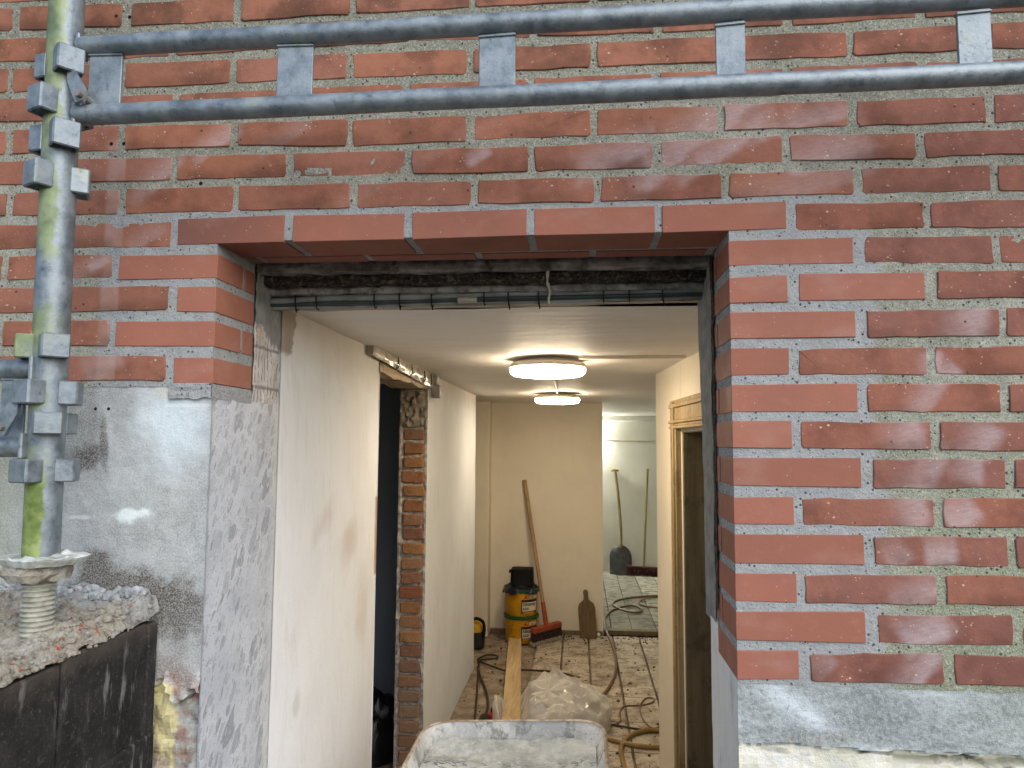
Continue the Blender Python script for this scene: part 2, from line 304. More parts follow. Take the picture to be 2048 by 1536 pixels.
def mat_screed():
    m = Mat('dirty_screed')
    c = m.mix(m.map(m.noise(9, 6, .7), .3, .7), (.19, .14, .095), (.44, .36, .27))
    c = m.mix(m.map(m.noise(70, 5, .8), .55, .7) * .7, c, (.06, .045, .03))
    c = m.mix(m.map(m.noise(30, 4, .7), .62, .72) * .5, c, (.42, .36, .28))
    return m.out(c, .92, 0, (m.noise(50, 6, .75), 1.0, .012), .15)
def mat_galv(name, algae=False):
    m = Mat(name)
    n = m.noise(28, 5, .65); d, cc = m.voro(70)
    c = m.mix(m.map(n, .3, .7), (.13, .165, .19), (.29, .335, .365)); c = m.mix(cc * .22, c, (.36, .41, .44))
    c = m.mix(m.map(m.noise(75, 5, .75), .55, .72) * .6, c, (.065, .075, .085))
    c = m.mix(m.map(m.noise(130, 4, .8), .66, .74) * .6, c, (.55, .60, .60))
    ro = m.map(n, .3, .7, .42, .62)
    c = m.mix(m.map(m.noise(9, 4, .6), .60, .72) * .35, c, (.30, .33, .20))
    if algae:
        ax = (m.x + .0805 - (2.30 - m.z) * .015) * .78 + (m.y + .22) * .63
        k = m.map(ax + (m.noise(20, 4, .7) - .5) * .06, .004, -.010) * m.map(m.noise(7, 4, .6), .40, .52)
        k2 = m.map(ax + (m.noise(40, 4, .7) - .5) * .02, .002, -.003) * m.map(m.z, 1.50, 1.46)
        c = m.mix(m.math('MAXIMUM', k * .75, k2), c, m.mix(m.map(m.noise(30, 4), .35, .65), (.10, .15, .025), (.27, .33, .12)))
        k3 = m.math('MAXIMUM', k * .75, k2)
        return m.out(c, ro, .55 - k3 * .5, (m.noise(120, 4, .7), .25, .003), .5)
    return m.out(c, ro, .55, (m.noise(120, 4, .7), .25, .003), .5)
def mat_bitumen():
    m = Mat('bitumen_coated_block')
    s = m.noise(22, 5, .7, m.vec(m.x, m.y * 1.6, m.z * .35))
    c = m.mix(m.map(m.noise(8, 5), .35, .7), (.009, .009, .009), (.034, .031, .030))
    c = m.mix(m.map(s, .54, .70) * m.map(m.noise(5, 3), .42, .6) * .75, c, (.24, .235, .23))
    c = m.mix(m.map(m.noise(120, 5, .85), .56, .68) * .5, c, (.20, .18, .16)); c = m.mix(m.map(m.noise(40, 5, .8), .55, .7) * .45, c, (.10, .085, .07))
    top = m.map(m.z + (m.noise(18, 5, .7) - .5) * .09, 1.135, 1.21); c = m.mix(top * .55, c, (.12, .10, .08))
    return m.out(c, .85, 0, (m.noise(80, 5, .75), .6, .006), .3)
def mat_rubble():
    m = Mat('mortar_rubble')
    c = m.ramp(m.noise(34, 6, .75), [(.28, (.11, .095, .075)), (.40, (.34, .30, .235)), (.52, (.52, .485, .40)), (.66, (.62, .62, .59))])
    k = m.map(m.y + m.x * .15 + (m.noise(15, 4) - .5) * .12, -.13, -.05); c = m.mix(k * .6, c, m.ramp(m.noise(45, 5, .7), [(.35, (.26, .27, .28)), (.55, (.52, .55, .57))]))
    c = m.mix(m.map(m.noise(26, 4, .6), .63, .70) * .4, c, (.38, .13, .085))
    c = m.mix(m.map(m.noise(110, 4, .8), .57, .7) * .6, c, (.10, .085, .07))
    return m.out(c, .95, 0, (m.noise(90, 6, .8), 1.0, .012), .15)
def mat_wood(name, a, b, ax='y', sc=26.0, rough=.6, dirt=None):
    m = Mat(name)
    st = {'x': (.06, 1, 1), 'y': (1, .06, 1), 'z': (1, 1, .06)}[ax]
    g = m.noise(sc, 5, .65, m.vec(m.x * st[0], m.y * st[1], m.z * st[2]), 1.2)
    c = m.mix(m.map(g, .35, .65), a, b)
    c = m.mix(m.map(m.noise(60, 4, .7), .62, .74) * .5, c, tuple(q * .45 for q in a))
    if dirt: c = m.mix(m.map(m.noise(14, 5, .7), .5, .66) * .8, c, dirt)
    return m.out(c, rough, 0, (g, .25, .003), .3)
def mat_tray():
    m = Mat('mortar_smeared_tray')
    c = m.mix(m.map(m.noise(9, 5, .65), .4, .6), (.50, .53, .55), (.70, .73, .75))
    c = m.mix(m.map(m.noise(17, 6, .75, m.vec(m.x, m.y, m.z * .5)), .50, .58) * .85, c, (.28, .30, .30))
    c = m.mix(m.map(m.noise(60, 5, .8), .57, .68) * .7, c, (.17, .18, .18))
    c = m.mix(m.map(m.noise(40, 3, .7), .68, .74) * .6, c, (.30, .20, .13))
    return m.out(c, .8, 0, (m.noise(26, 6, .75), 1.0, .014), .25)
M = dict(
    old=mat_brick_old(), new=mat_brick_new(), mortar=mat_mortar(), base_l=mat_base_left(), base_r=mat_base_right(), sawn=mat_sawn(), leaf=mat_inner_leaf(),
    plaster=mat_plaster('worn_white_plaster', (.76, .79, .83), .28, (.56, .52, .48)), wallpaint=mat_plaster('painted_plaster', (.76, .69, .56), .16, (.55, .47, .36), False),
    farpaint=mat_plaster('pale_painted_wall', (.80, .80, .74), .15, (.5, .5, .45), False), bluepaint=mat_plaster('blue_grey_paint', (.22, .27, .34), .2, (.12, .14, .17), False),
    ceil=mat_ceiling(), tile=mat_tile(), board=mat_floorboard(), screed=mat_screed(), galv=mat_galv('galvanised_steel'), galv_algae=mat_galv('galvanised_steel_with_algae', True),
    bitumen=mat_bitumen(), rubble=mat_rubble(),
    plank=mat_wood('raw_timber', (.42, .29, .14), (.58, .43, .24), 'y', 40), handle=mat_wood('broom_handle_wood', (.30, .17, .09), (.42, .26, .15), 'z', 60),
    handle2=mat_wood('old_handle_wood', (.17, .13, .055), (.27, .21, .10), 'z', 60), hawk=mat_wood('worn_board_wood', (.095, .058, .022), (.155, .10, .042), 'z', 40),
    trim=mat_wood('ochre_trim_wood', (.27, .185, .085), (.41, .305, .165), 'z', 40, .6, (.20, .14, .07)), lining=mat_wood('dark_door_lining', (.13, .10, .055), (.20, .155, .085), 'z', 22, .7, (.08, .062, .035)),
    dark=plain('dark_gap', (.012, .011, .010), .95), render=plain('grey_render', (.20, .21, .21), .9, 0, .25, 25, .5, 90),
    rlintel=plain('rough_lintel_concrete', (.22, .215, .20), .95, 0, .5, 26, 1.0, 50, .2, 0, (.06, .055, .05)), wool=plain('dark_insulation', (.045, .038, .032), .98, 0, .6, 140, 1.0, 160, .1, 0, (.17, .15, .13)),
    whitelower=mat_plaster('whitewashed_jamb', (.74, .76, .76), .95, (.40, .42, .42)),
    cable_grey=plain('grey_green_cable', (.20, .215, .21), .5), cable_dark=plain('dark_cable', (.035, .05, .05), .4), tie=plain('black_cable_tie', (.008, .008, .008), .4),
    pvc=plain('cream_plastic', (.72, .66, .55), .4, 0, .06), black=plain('black_plastic', (.006, .006, .006), .6, 0, .3, 30, .3, 40, .12), blackrub=plain('black_rubber', (.02, .02, .02), .7),
    bluebag=plain('dark_blue_plastic', (.010, .011, .022), .4, 0, .5, 30, .3, 50, .25), yellow=plain('yellow_bucket_plastic', (.60, .30, .012), .38, 0, .12, 18, 0, 80, .4, 0, (.42, .19, .012)),
    green=plain('green_lid_plastic', (.012, .075, .02), .4), ink=plain('black_print', (.02, .014, .010), .5, 0, .05), paper=plain('cream_print', (.66, .60, .48), .5, 0, .06), redink=plain('red_print', (.48, .03, .015), .5, 0, .05),
    orange=plain('orange_red_plastic', (.30, .06, .028), .55, 0, .25, 20, 0, 80, .25, 0, (.20, .10, .07)), bristle=plain('dark_bristles', (.035, .022, .016), .8, 0, .4, 60, .8, 160), dusty=plain('dusty_bristle_tips', (.36, .32, .24), .9, 0, .3, 60, .8, 160),
    redbristle=plain('dark_red_bristles', (.055, .012, .012), .75, 0, .4, 60, .8, 160), blade=plain('worn_shovel_steel', (.035, .035, .036), .5, .1, .35, 25, .2, 60, .35, 0, (.10, .10, .095)),
    hose=plain('brown_air_hose', (.16, .085, .045), .45, 0, .2, 12), hose_y=plain('ochre_hose', (.25, .155, .045), .45, 0, .2, 12), cord=plain('dark_power_cord', (.035, .025, .018), .5), plug=plain('red_plug', (.40, .02, .015), .4),
    steel=plain('dull_steel', (.28, .27, .25), .5, .6, .25), tape=plain('dusty_clear_sleeve', (.34, .30, .24), .42, 0, .35, 18, .5, 30, .6, .5), brush_y=plain('yellow_tool_plastic', (.62, .36, .02), .35),
    lampbody=plain('white_lamp_body', (.72, .66, .56), .4, 0, .04), caked=plain('pale_caked_mortar', (.46, .49, .46), .95, 0, .35, 26, .9, 60, .15, 0, (.25, .25, .19)), thread=plain('dusty_steel_thread', (.36, .36, .30), .7, .2, .3, 60), ground=plain('trodden_ground', (.06, .055, .048), .95, 0, .3, 3, .5, 20),
    foam=plain('yellow_foam', (.62, .58, .33), .9, 0, .2, 40, .8, 80), white=plain('white_paint_spot', (.75, .75, .72), .6, 0, .05),
    traymetal=mat_tray(), trayrim=plain('worn_tray_rim', (.36, .32, .26), .6, .2, .4, 30, .3, 90, .3, 0, (.22, .14, .09)),
)
def mat_residue():
    m = Mat('drying_concrete'); n = m.noise(9, 6, .65)
    c = m.mix(m.map(n, .35, .65), (.30, .335, .345), (.48, .53, .55))
    c = m.mix(m.map(m.noise(30, 6, .75), .48, .62) * .6, c, (.60, .64, .65)); c = m.mix(m.map(m.noise(75, 5, .8), .58, .68) * .45, c, (.18, .19, .19))
    cr = m.map(m.math('ABSOLUTE', m.noise(11, 4, .6, m.vec(m.x * .7, m.y * 1.6, m.z), 1.0) - .5), .014, .004) * m.map(m.y + m.noise(6) * .1, .93, .88)
    c = m.mix(cr * .85, c, (.05, .075, .13))
    c = m.mix(m.map(m.noise(130, 4, .8), .62, .72) * .4, c, (.16, .17, .17))
    return m.out(c, .8, 0, (m.noise(40, 6, .7) - cr * .5, .8, .01), .3)
M['residue'] = mat_residue()
def mat_rough_brick():
    m = Mat('broken_brick'); r = m.rnd()
    c = m.ramp(r, [(0, (.21, .085, .045)), (.25, (.36, .19, .085)), (.45, (.25, .10, .06)), (.6, (.40, .26, .14)), (.75, (.20, .10, .075)), (.9, (.33, .15, .075)), (1, (.15, .12, .09))])
    c = m.mix(m.map(m.noise(22, 5, .7), .5, .7) * .55, c, (.10, .06, .04))
    c = m.mix(m.map(m.noise(60, 4, .7), .58, .7) * .5, c, (.42, .36, .29))
    low = m.map(m.z, .75, .3); c = m.mix(low * .45, c, (.25, .20, .16))
    return m.out(c, .9, 0, (m.noise(50, 5, .75), .9, .008), .2)
M['rbrick'] = mat_rough_brick()
def mat_poly():
    m = Mat('clear_plastic_film'); f = m.noise(16, 3, .6, None, 1.5)
    fr = m.nt.nodes.new('ShaderNodeLayerWeight'); fr.inputs[0].default_value = .35
    c = m.mix(m.map(f, .35, .65), (.78, .75, .70), (.66, .63, .59))
    p = m.map(V(m, fr.outputs['Facing']), 0.0, .8, .42, .92)
    return m.out(c, .13, 0, (m.noise(40, 2, .5, None, .5), .12, .01), .8, alpha=p)
M['poly'] = mat_poly()
def mat_lit(name, col, strength):
    m = Mat(name); return m.out((.8, .8, .8), .4, 0, None, .2, (col, strength))
M['lit'] = mat_lit('lit_diffuser', (1.0, .815, .575), 31.0)
M['tube'] = mat_lit('lit_tube', (1.0, 1.0, .86), 300.0)

# ------------------------------------------------------------------ mesh helpers
class MB:
    def __init__(s): s.v, s.f = [], []
    def add(s, vs_, fs):
        o = len(s.v); s.v += [tuple(q) for q in vs_]; s.f += [tuple(i + o for i in f) for f in fs]; return s
    def box(s, x0, x1, y0, y1, z0, z1, c=0.0, mat=None):
        if c <= 0:
            vs_ = [(x, y, z) for z in (z0, z1) for y in (y0, y1) for x in (x0, x1)]
            fs = [(0, 2, 3, 1), (4, 5, 7, 6), (0, 1, 5, 4), (2, 6, 7, 3), (0, 4, 6, 2), (1, 3, 7, 5)]
        else:
            bm = bmesh.new(); bmesh.ops.create_cube(bm, size=1.0)
            for q in bm.verts: q.co = Vector(((x0 + x1) / 2 + q.co.x * (x1 - x0), (y0 + y1) / 2 + q.co.y * (y1 - y0), (z0 + z1) / 2 + q.co.z * (z1 - z0)))
            bmesh.ops.bevel(bm, geom=list(bm.edges), offset=c, segments=1, affect='EDGES')
            bm.verts.ensure_lookup_table(); vs_ = [tuple(q.co) for q in bm.verts]; fs = [tuple(q.index for q in f.verts) for f in bm.faces]; bm.free()
        if mat is not None: vs_ = [tuple(mat @ Vector(q)) for q in vs_]
        return s.add(vs_, fs)
    def tube(s, pts, r, n=10, cap=True, closed=False):
        pts = [Vector(p) for p in pts]; k = len(pts); rr = r if isinstance(r, (list, tuple)) else [r] * k
        vs_ = []; up = Vector((0, 0, 1)); prev = None
        for i, p in enumerate(pts):
            t = (pts[min(i + 1, k - 1)] - pts[max(i - 1, 0)]).normalized()
            if prev is None:
                a = t.cross(up)
                if a.length < .05: a = t.cross(Vector((0, 1, 0)))
            else: a = prev - t * prev.dot(t)
            a.normalize(); prev = a; b = t.cross(a)
            vs_ += [p + (a * math.cos(2 * math.pi * j / n) + b * math.sin(2 * math.pi * j / n)) * rr[i] for j in range(n)]
        fs = [(i * n + j, i * n + (j + 1) % n, (i + 1) * n + (j + 1) % n, (i + 1) * n + j) for i in range(k - 1) for j in range(n)]
        if cap: fs += [tuple(range(n))[::-1], tuple((k - 1) * n + j for j in range(n))]
        return s.add(vs_, fs)
    def lathe(s, prof, n=32, o=(0, 0, 0), cap0=True, cap1=True):
        vs_ = [(o[0] + r * math.cos(2 * math.pi * j / n), o[1] + r * math.sin(2 * math.pi * j / n), o[2] + z) for r, z in prof for j in range(n)]
        k = len(prof)
        fs = [(i * n + j, i * n + (j + 1) % n, (i + 1) * n + (j + 1) % n, (i + 1) * n + j) for i in range(k - 1) for j in range(n)]
        if cap0: fs.append(tuple(range(n))[::-1])
        if cap1: fs.append(tuple((k - 1) * n + j for j in range(n)))
        return s.add(vs_, fs)
    def prism(s, poly, d, mat):          # outline in local x,z, extruded along local y by d
        n = len(poly); vs_ = [mat @ Vector((x, 0, z)) for x, z in poly] + [mat @ Vector((x, d, z)) for x, z in poly]
        fs = [tuple(range(n)), tuple(range(n, 2 * n))[::-1]] + [(i, i + n, (i + 1) % n + n, (i + 1) % n) for i in range(n)]
        return s.add(vs_, fs)
    def grid(s, fn, nu, nv):
        vs_ = [fn(i / nu, j / nv) for j in range(nv + 1) for i in range(nu + 1)]
        fs = [(j * (nu + 1) + i, j * (nu + 1) + i + 1, (j + 1) * (nu + 1) + i + 1, (j + 1) * (nu + 1) + i) for j in range(nv) for i in range(nu)]
        return s.add(vs_, fs)
    def build(s, name, mat, parent=None, smooth=False, origin=None, recalc=True):
        if origin is None:
            origin = tuple(sum(q[i] for q in s.v) / len(s.v) for i in range(3))
        me = bpy.data.meshes.new(name)
        me.from_pydata([(q[0] - origin[0], q[1] - origin[1], q[2] - origin[2]) for q in s.v], [], s.f)
        if recalc:
            bm = bmesh.new(); bm.from_mesh(me); bmesh.ops.recalc_face_normals(bm, faces=bm.faces); bm.to_mesh(me); bm.free()
        me.materials.append(mat); me.update()
        if smooth:
            for p in me.polygons: p.use_smooth = True
            me.set_sharp_from_angle(angle=R(40))
        o = bpy.data.objects.new(name, me); COL.objects.link(o)
        par(o, origin, parent); return o
def par(o, origin, parent):
    if parent is not None:
        o.parent = parent; o.location = wm(parent).inverted() @ Vector(origin)
    else: o.location = origin
WM = {}
def wm(o):
    m_ = Matrix.LocRotScale(o.location, o.rotation_euler, o.scale)
    return (wm(o.parent) @ m_) if o.parent else m_
def tag(o, label=None, cat=None, group=None, kind=None):
    for k, q in (('label', label), ('category', cat), ('group', group), ('kind', kind)):
        if q: o[k] = q
    return o
def thing(name, loc, label, cat, group=None, rotz=0.0):
    o = bpy.data.objects.new(name, None); COL.objects.link(o); o.location = loc; o.rotation_euler = (0, 0, rotz)
    o.empty_display_size = .05
    return tag(o, label, cat, group)
def N3(x, y, z, s=1.0): return mnoise.noise(Vector((x * s, y * s, z * s)))
def fbm(x, y, z, s=1.0, o=4): return mnoise.fractal(Vector((x * s, y * s, z * s)), 1.0, 2.0, o)
def smooth_path(pts, k=6):
    P = [Vector(p) for p in pts]; out = []
    for i in range(len(P) - 1):
        a, b, c, d = P[max(i - 1, 0)], P[i], P[i + 1], P[min(i + 2, len(P) - 1)]
        for j in range(k):
            t = j / k; out.append(.5 * ((2 * b) + (c - a) * t + (2 * a - 5 * b + 4 * c - d) * t * t + (3 * b - a - 3 * c + d) * t ** 3))
    out.append(P[-1]); return out

# ------------------------------------------------------------------ setting: ground
g = MB(); g.grid(lambda u, v: (-60 + 120 * u, -60 + 59.6 * v + .38 * (v >= 1), 0.004 * 0 - .02), 4, 4)
tag(g.build('ground', M['ground'], None, False, (0, -20, 0)), 'bare trodden ground in front of the house', None, None, 'structure')

# ------------------------------------------------------------------ brick facade
XJL, XJR, SOF = .0945, 1.0895, 1.922
facade = thing('brick_facade', (.59, 0, 0), 'red brick outer wall around the doorway, smooth new bricks edging the opening', 'wall')
ROWS = [
 (-7, "-644,-383,2400,2392,2443,2453,O -367,-137,2392,2389,2439,2443,O -115,107,2389,2387,2440,2439,O 125,351,2387,2389,2442,2440,O 366,596,2390,2389,2440,2442,O 610,835,2389,2389,2441,2441,O 851,1080,2390,2393,2446,2441,O 1095,1324,2394,2394,2446,2446,O 1338,1569,2394,2393,2446,2446,O"),
 (-6, "-521,-281,2328,2321,2372,2379,O -263,-29,2321,2318,2369,2372,O -12,220,2319,2323,2374,2369,O 236,475,2324,2325,2376,2375,O 492,718,2324,2322,2373,2376,O 731,957,2322,2319,2371,2373,O 974,1198,2319,2320,2371,2371,O 1215,1439,2320,2323,2373,2371,O 1456,1682,2323,2325,2373,2373,O"),
 (-5, "-656,-385,2262,2256,2308,2313,O -372,-137,2256,2255,2310,2308,O -122,104,2255,2255,2305,2310,O 119,348,2255,2255,2306,2305,O 363,592,2255,2253,2304,2306,O 608,836,2253,2255,2303,2304,O 849,1077,2255,2254,2305,2304,O 1090,1314,2254,2255,2302,2305,O 1326,1559,2255,2255,2305,2303,O 1569,1780,2256,2251,2300,2306,O"),
 (-4, "-511,-275,2195,2190,2240,2245,O -259,-17,2190,2187,2237,2240,O -1,228,2187,2186,2237,2237,O 242,465,2186,2186,2237,2237,O 482,711,2186,2186,2237,2237,O 726,953,2186,2186,2237,2237,O 967,1196,2186,2186,2236,2237,O 1210,1438,2186,2186,2236,2236,O 1452,1675,2186,2187,2237,2236,O"),
 (-3, "-632,-380,2125,2121,2173,2177,O -363,-130,2121,2121,2174,2173,O -115,110,2122,2123,2170,2174,O 127,354,2123,2114,2168,2170,O 366,593,2114,2116,2166,2168,O 610,835,2117,2118,2170,2166,O 849,1073,2118,2118,2169,2170,O 1088,1311,2118,2119,2167,2169,O 1328,1553,2119,2116,2168,2167,O 1568,1772,2116,2112,2164,2168,O"),
 (-2, "-511,-272,2059,2056,2106,2108,O -255,-12,2056,2056,2105,2106,O 2,229,2056,2054,2104,2105,O 244,472,2054,2053,2100,2104,O 487,714,2053,2051,2101,2101,O 728,952,2051,2051,2101,2101,O 969,1192,2051,2055,2105,2101,O 1206,1429,2055,2053,2102,2105,O 1445,1668,2054,2055,2103,2102,O"),
 (-1, "-632,-368,1993,1989,2038,2041,O -353,-122,1989,1988,2039,2038,O -106,122,1988,1987,2040,2039,O 134,363,1988,1987,2037,2040,O 378,604,1987,1989,2036,2037,O 618,841,1989,1987,2036,2036,O 855,1079,1987,1987,2035,2036,O 1093,1317,1988,1990,2036,2035,O 1332,1556,1990,1988,2036,2036,O 1569,1772,1988,1985,2033,2036,O"),
 (0, "-500,-262,1920,1919,1969,1971,O -246,-5,1919,1919,1969,1970,O 9,231,1921,1922,1976,1974,L 248,473,1922,1922,1974,1976,L 490,713,1922,1924,1976,1975,L 728,955,1924,1924,1976,1976,L 969,1195,1924,1927,1978,1976,L 1212,1437,1923,1922,1971,1973,O 1450,1665,1922,1919,1973,1971,O"),
 (1, "-620,-370,1855,1854,1905,1908,O -356,-127,1854,1856,1904,1905,O -113,94,1851,1852,1901,1901,N 1090,1312,1859,1860,1908,1906,N 1333,1553,1859,1855,1906,1907,O 1566,1773,1855,1854,1904,1907,O"),
 (2, "-490,-258,1787,1787,1838,1838,O -242,-5,1787,1788,1837,1838,O 14,94,1785,1783,1835,1835,N 1090,1194,1788,1789,1840,1836,N 1215,1434,1791,1791,1840,1842,N 1455,1662,1792,1790,1841,1842,O"),
 (3, "-608,-371,1719,1718,1768,1769,O -357,-128,1718,1718,1769,1768,O -113,94,1717,1715,1765,1767,N 1090,1311,1722,1723,1771,1771,N 1331,1557,1721,1723,1773,1771,O 1570,1773,1724,1723,1772,1773,O"),
 (4, "-484,-253,1649,1648,1698,1698,O -236,-4,1648,1647,1697,1698,O 13,94,1642,1641,1692,1693,N 1090,1193,1654,1656,1704,1704,N 1210,1432,1655,1655,1704,1701,O 1447,1663,1655,1655,1704,1704,O"),
 (5, "1090,1311,1587,1588,1639,1637,N 1329,1553,1588,1588,1638,1638,O 1567,1772,1588,1588,1637,1637,O"),
 (6, "1090,1195,1522,1522,1571,1571,N 1212,1434,1521,1521,1570,1570,O 1448,1659,1520,1520,1569,1570,O"),
 (7, "1090,1312,1454,1453,1506,1504,N 1332,1556,1452,1455,1505,1503,O 1570,1772,1455,1457,1506,1505,O"),
 (8, "1090,1195,1385,1386,1435,1433,N 1210,1432,1386,1386,1435,1433,O 1449,1656,1386,1388,1438,1436,O"),
 (9, "1090,1313,1316,1318,1370,1367,N 1331,1553,1319,1319,1370,1367,O 1566,1772,1319,1323,1374,1371,O"),
 (10, "1090,1196,1249,1250,1300,1298,N 1210,1431,1249,1253,1303,1298,O 1448,1656,1253,1256,1305,1303,O"),
 (11, "1090,1310,1182,1184,1237,1231,N 1331,1555,1184,1187,1238,1233,O 1569,1771,1187,1193,1243,1238,O"),
 (12, "1090,1196,1114,1118,1167,1164,N 1216,1438,1115,1119,1169,1162,O 1456,1657,1120,1123,1168,1169,O"),
]

def brick_mesh(x0, x1, zs, yf, yd, rad, jit, ch, seed, mat, parent, name='brick'):
    rnd = random.Random(seed)
    zb0, zb1, zt1, zt0 = zs
    def corner(x, z, sx, sz):
        r_ = rad * rnd.uniform(.6, 1.5)
        a = [(x + sx * r_, z), (x + sx * r_ * .3, z + sz * r_ * .3), (x, z + sz * r_)]
        return a
    pl = []
    def edge(p, q, k):
        for i in range(1, k + 1):
            t = i / (k + 1); pl.append((p[0] + (q[0] - p[0]) * t, p[1] + (q[1] - p[1]) * t))
    c0 = corner(x0, zb0, 1, 1)[::-1]; c1 = corner(x1, zb1, -1, 1); c2 = corner(x1, zt1, -1, -1)[::-1]; c3 = corner(x0, zt0, 1, -1)
    ne = 4 if jit > .0006 else 1
    pl += c0; edge(c0[-1], c1[0], ne); pl += c1; edge(c1[-1], c2[0], 1); pl += c2; edge(c2[-1], c3[0], ne); pl += c3; edge(c3[-1], c0[0], 1)
    pl = [(x + rnd.uniform(-1, 1) * jit, z + rnd.uniform(-1, 1) * jit) for x, z in pl]
    cx, cz = (x0 + x1) / 2, (zb0 + zt0) / 2; n = len(pl)
    ins = [(cx + (x - cx) * (1 - ch / max(.02, (x1 - x0) / 2)), cz + (z - cz) * (1 - ch / .026)) for x, z in pl]
    tl = [rnd.uniform(-1, 1) * .0008 for _ in range(3)]
    fy = lambda x, z: yf + tl[0] + tl[1] * (x - cx) / .11 + tl[2] * (z - cz) / .026
    vs_ = [(x, fy(x, z), z) for x, z in ins] + [(x, fy(x, z) + ch, z) for x, z in pl] + [(x, yd, z) for x, z in pl]
    fs = [tuple(range(n))] + [(i, (i + 1) % n, (i + 1) % n + n, i + n) for i in range(n)] + [(i + n, (i + 1) % n + n, (i + 1) % n + 2 * n, i + 2 * n) for i in range(n)]
    mb = MB(); mb.add(vs_, [f[::-1] for f in fs]); return mb.build(name, mat, parent, False, ((x0 + x1) / 2, (yf + yd) / 2, cz))
sd_ = 0
for row, txt in ROWS:
    for s in txt.split():
        a = s.split(','); x0, x1, z0, z1, z2, z3 = (int(q) / 1000 for q in a[:6]); sd_ += 1
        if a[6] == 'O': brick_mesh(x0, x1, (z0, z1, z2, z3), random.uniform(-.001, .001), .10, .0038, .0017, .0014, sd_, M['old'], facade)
        elif a[6] == 'L': brick_mesh(x0, x1, (z0, z1, z2, z3), 0.0, .108, .0012, .0003, .001, sd_, M['new'], facade)
        else:
            jamb = abs(x1 - .094) < .002 or abs(x0 - 1.09) < .002
            if abs(x1 - .094) < .002: x1 = XJL
            if abs(x0 - 1.09) < .002: x0 = XJR
            head = (x1 - x0) < .15
            brick_mesh(x0, x1, (z0, z1, z2, z3), 0.0, (.165 if head else .108) if jamb else .10, .0012, .0003, .001, sd_, M['new'], facade)
            if jamb and not head:      # the closer behind the header face in the reveal
                q0, q1 = (XJL - .09, XJL) if x1 < .5 else (XJR, XJR + .09)
                mb = MB(); mb.box(q0, q1, .120, .165, min(z0, z1) + .001, max(z2, z3) - .001, .0012); mb.build('brick', M['new'], facade)
# courses that run on beyond the picture, joined into one part
H = .0667; far = MB()
for row in range(-22, 13):
    zc = 1.9475 - H * row
    off = 0.0 if row % 2 == 0 else -.12
    have = dict(ROWS).get(row)
    for k in range(-10, 15):
        xc = off + .24 * k + .006
        if have:
            ex = [q.split(',') for q in have.split()]
            lo = min(int(q[0]) for q in ex) / 1000 if row <= 4 else -99; hi = max(int(q[1]) for q in ex) / 1000
            if xc + .226 > lo - .008 and xc < hi + .008: continue
        far.box(xc, xc + .226, random.uniform(-.001, .001), .1, zc - .026, zc + .026, .002)
far.build('outlying_bricks', M['old'], facade)['kind'] = 'stuff'
# soffit: second course of the lintel, lying behind the first
for k in range(-1, 6):
    xa = -.112 + .24 * k; mb = MB(); mb.box(max(xa, -.02), min(xa + .226, 1.2), .121, .165, SOF + .001, SOF + .05, .0012); mb.build('brick', M['new'], facade)
# mortar: one bed with the opening left free, its face recessed and uneven
mo = MB()
def mface(x0, x1, z0, z1, st=.014):
    mo.grid(lambda u, v: (x0 + (x1 - x0) * u, .0021 + .0010 * fbm(x0 + (x1 - x0) * u, 0, z0 + (z1 - z0) * v, 38, 3), z0 + (z1 - z0) * v), max(1, int((x1 - x0) / st)), max(1, int((z1 - z0) / st)))
mface(-1.25, XJL - .0015, 1.635, SOF + .004); mface(XJR + .0015, 2.3, 1.108, SOF + .004); mface(-1.25, 2.3, SOF + .004, 2.60)
for q in ((-2.4, -1.25, 1.635, 3.42), (2.3, 3.5, 1.108, 3.42), (-1.25, 2.3, 2.60, 3.42)): mface(*q, .3)
for xx, sg in ((XJL - .0022, 1), (XJR + .0022, -1)):
    z0 = 1.612 if sg > 0 else 1.108
    mo.grid(lambda u, v: (xx + .0006 * N3(u * 9, v * 40, 3), .004 + .163 * u, z0 + (SOF + .004 - z0) * v), 8, 40)
mo.grid(lambda u, v: (XJL - .02 + (XJR - XJL + .04) * u, .004 + .163 * v, SOF + .0035), 20, 4)
mo.box(-2.4, XJL - .006, .03, .164, 1.64, 3.4); mo.box(XJR + .006, 3.5, .03, .164, 1.11, 3.4); mo.box(XJL - .006, XJR + .006, .03, .164, SOF + .008, 3.4)
mo.build('mortar', M['mortar'], facade, False, (.59, .08, 1.9))
# bed of mortar under the left jamb
mb = MB(); mb.grid(lambda u, v: (.005 + .0885 * u, -.001 + .003 * N3(u * 5, v * 3, 1), 1.612 + .006 * N3(u * 4, 0, 2) * (v < .5) + .03 * v), 12, 4)
mb.grid(lambda u, v: (XJL + .0005, .0 + .168 * u, 1.611 + .007 * N3(u * 5, 0, 7) * (v < .5) + .029 * v), 14, 4)
mb.build('bedding_mortar', M['mortar'], facade)
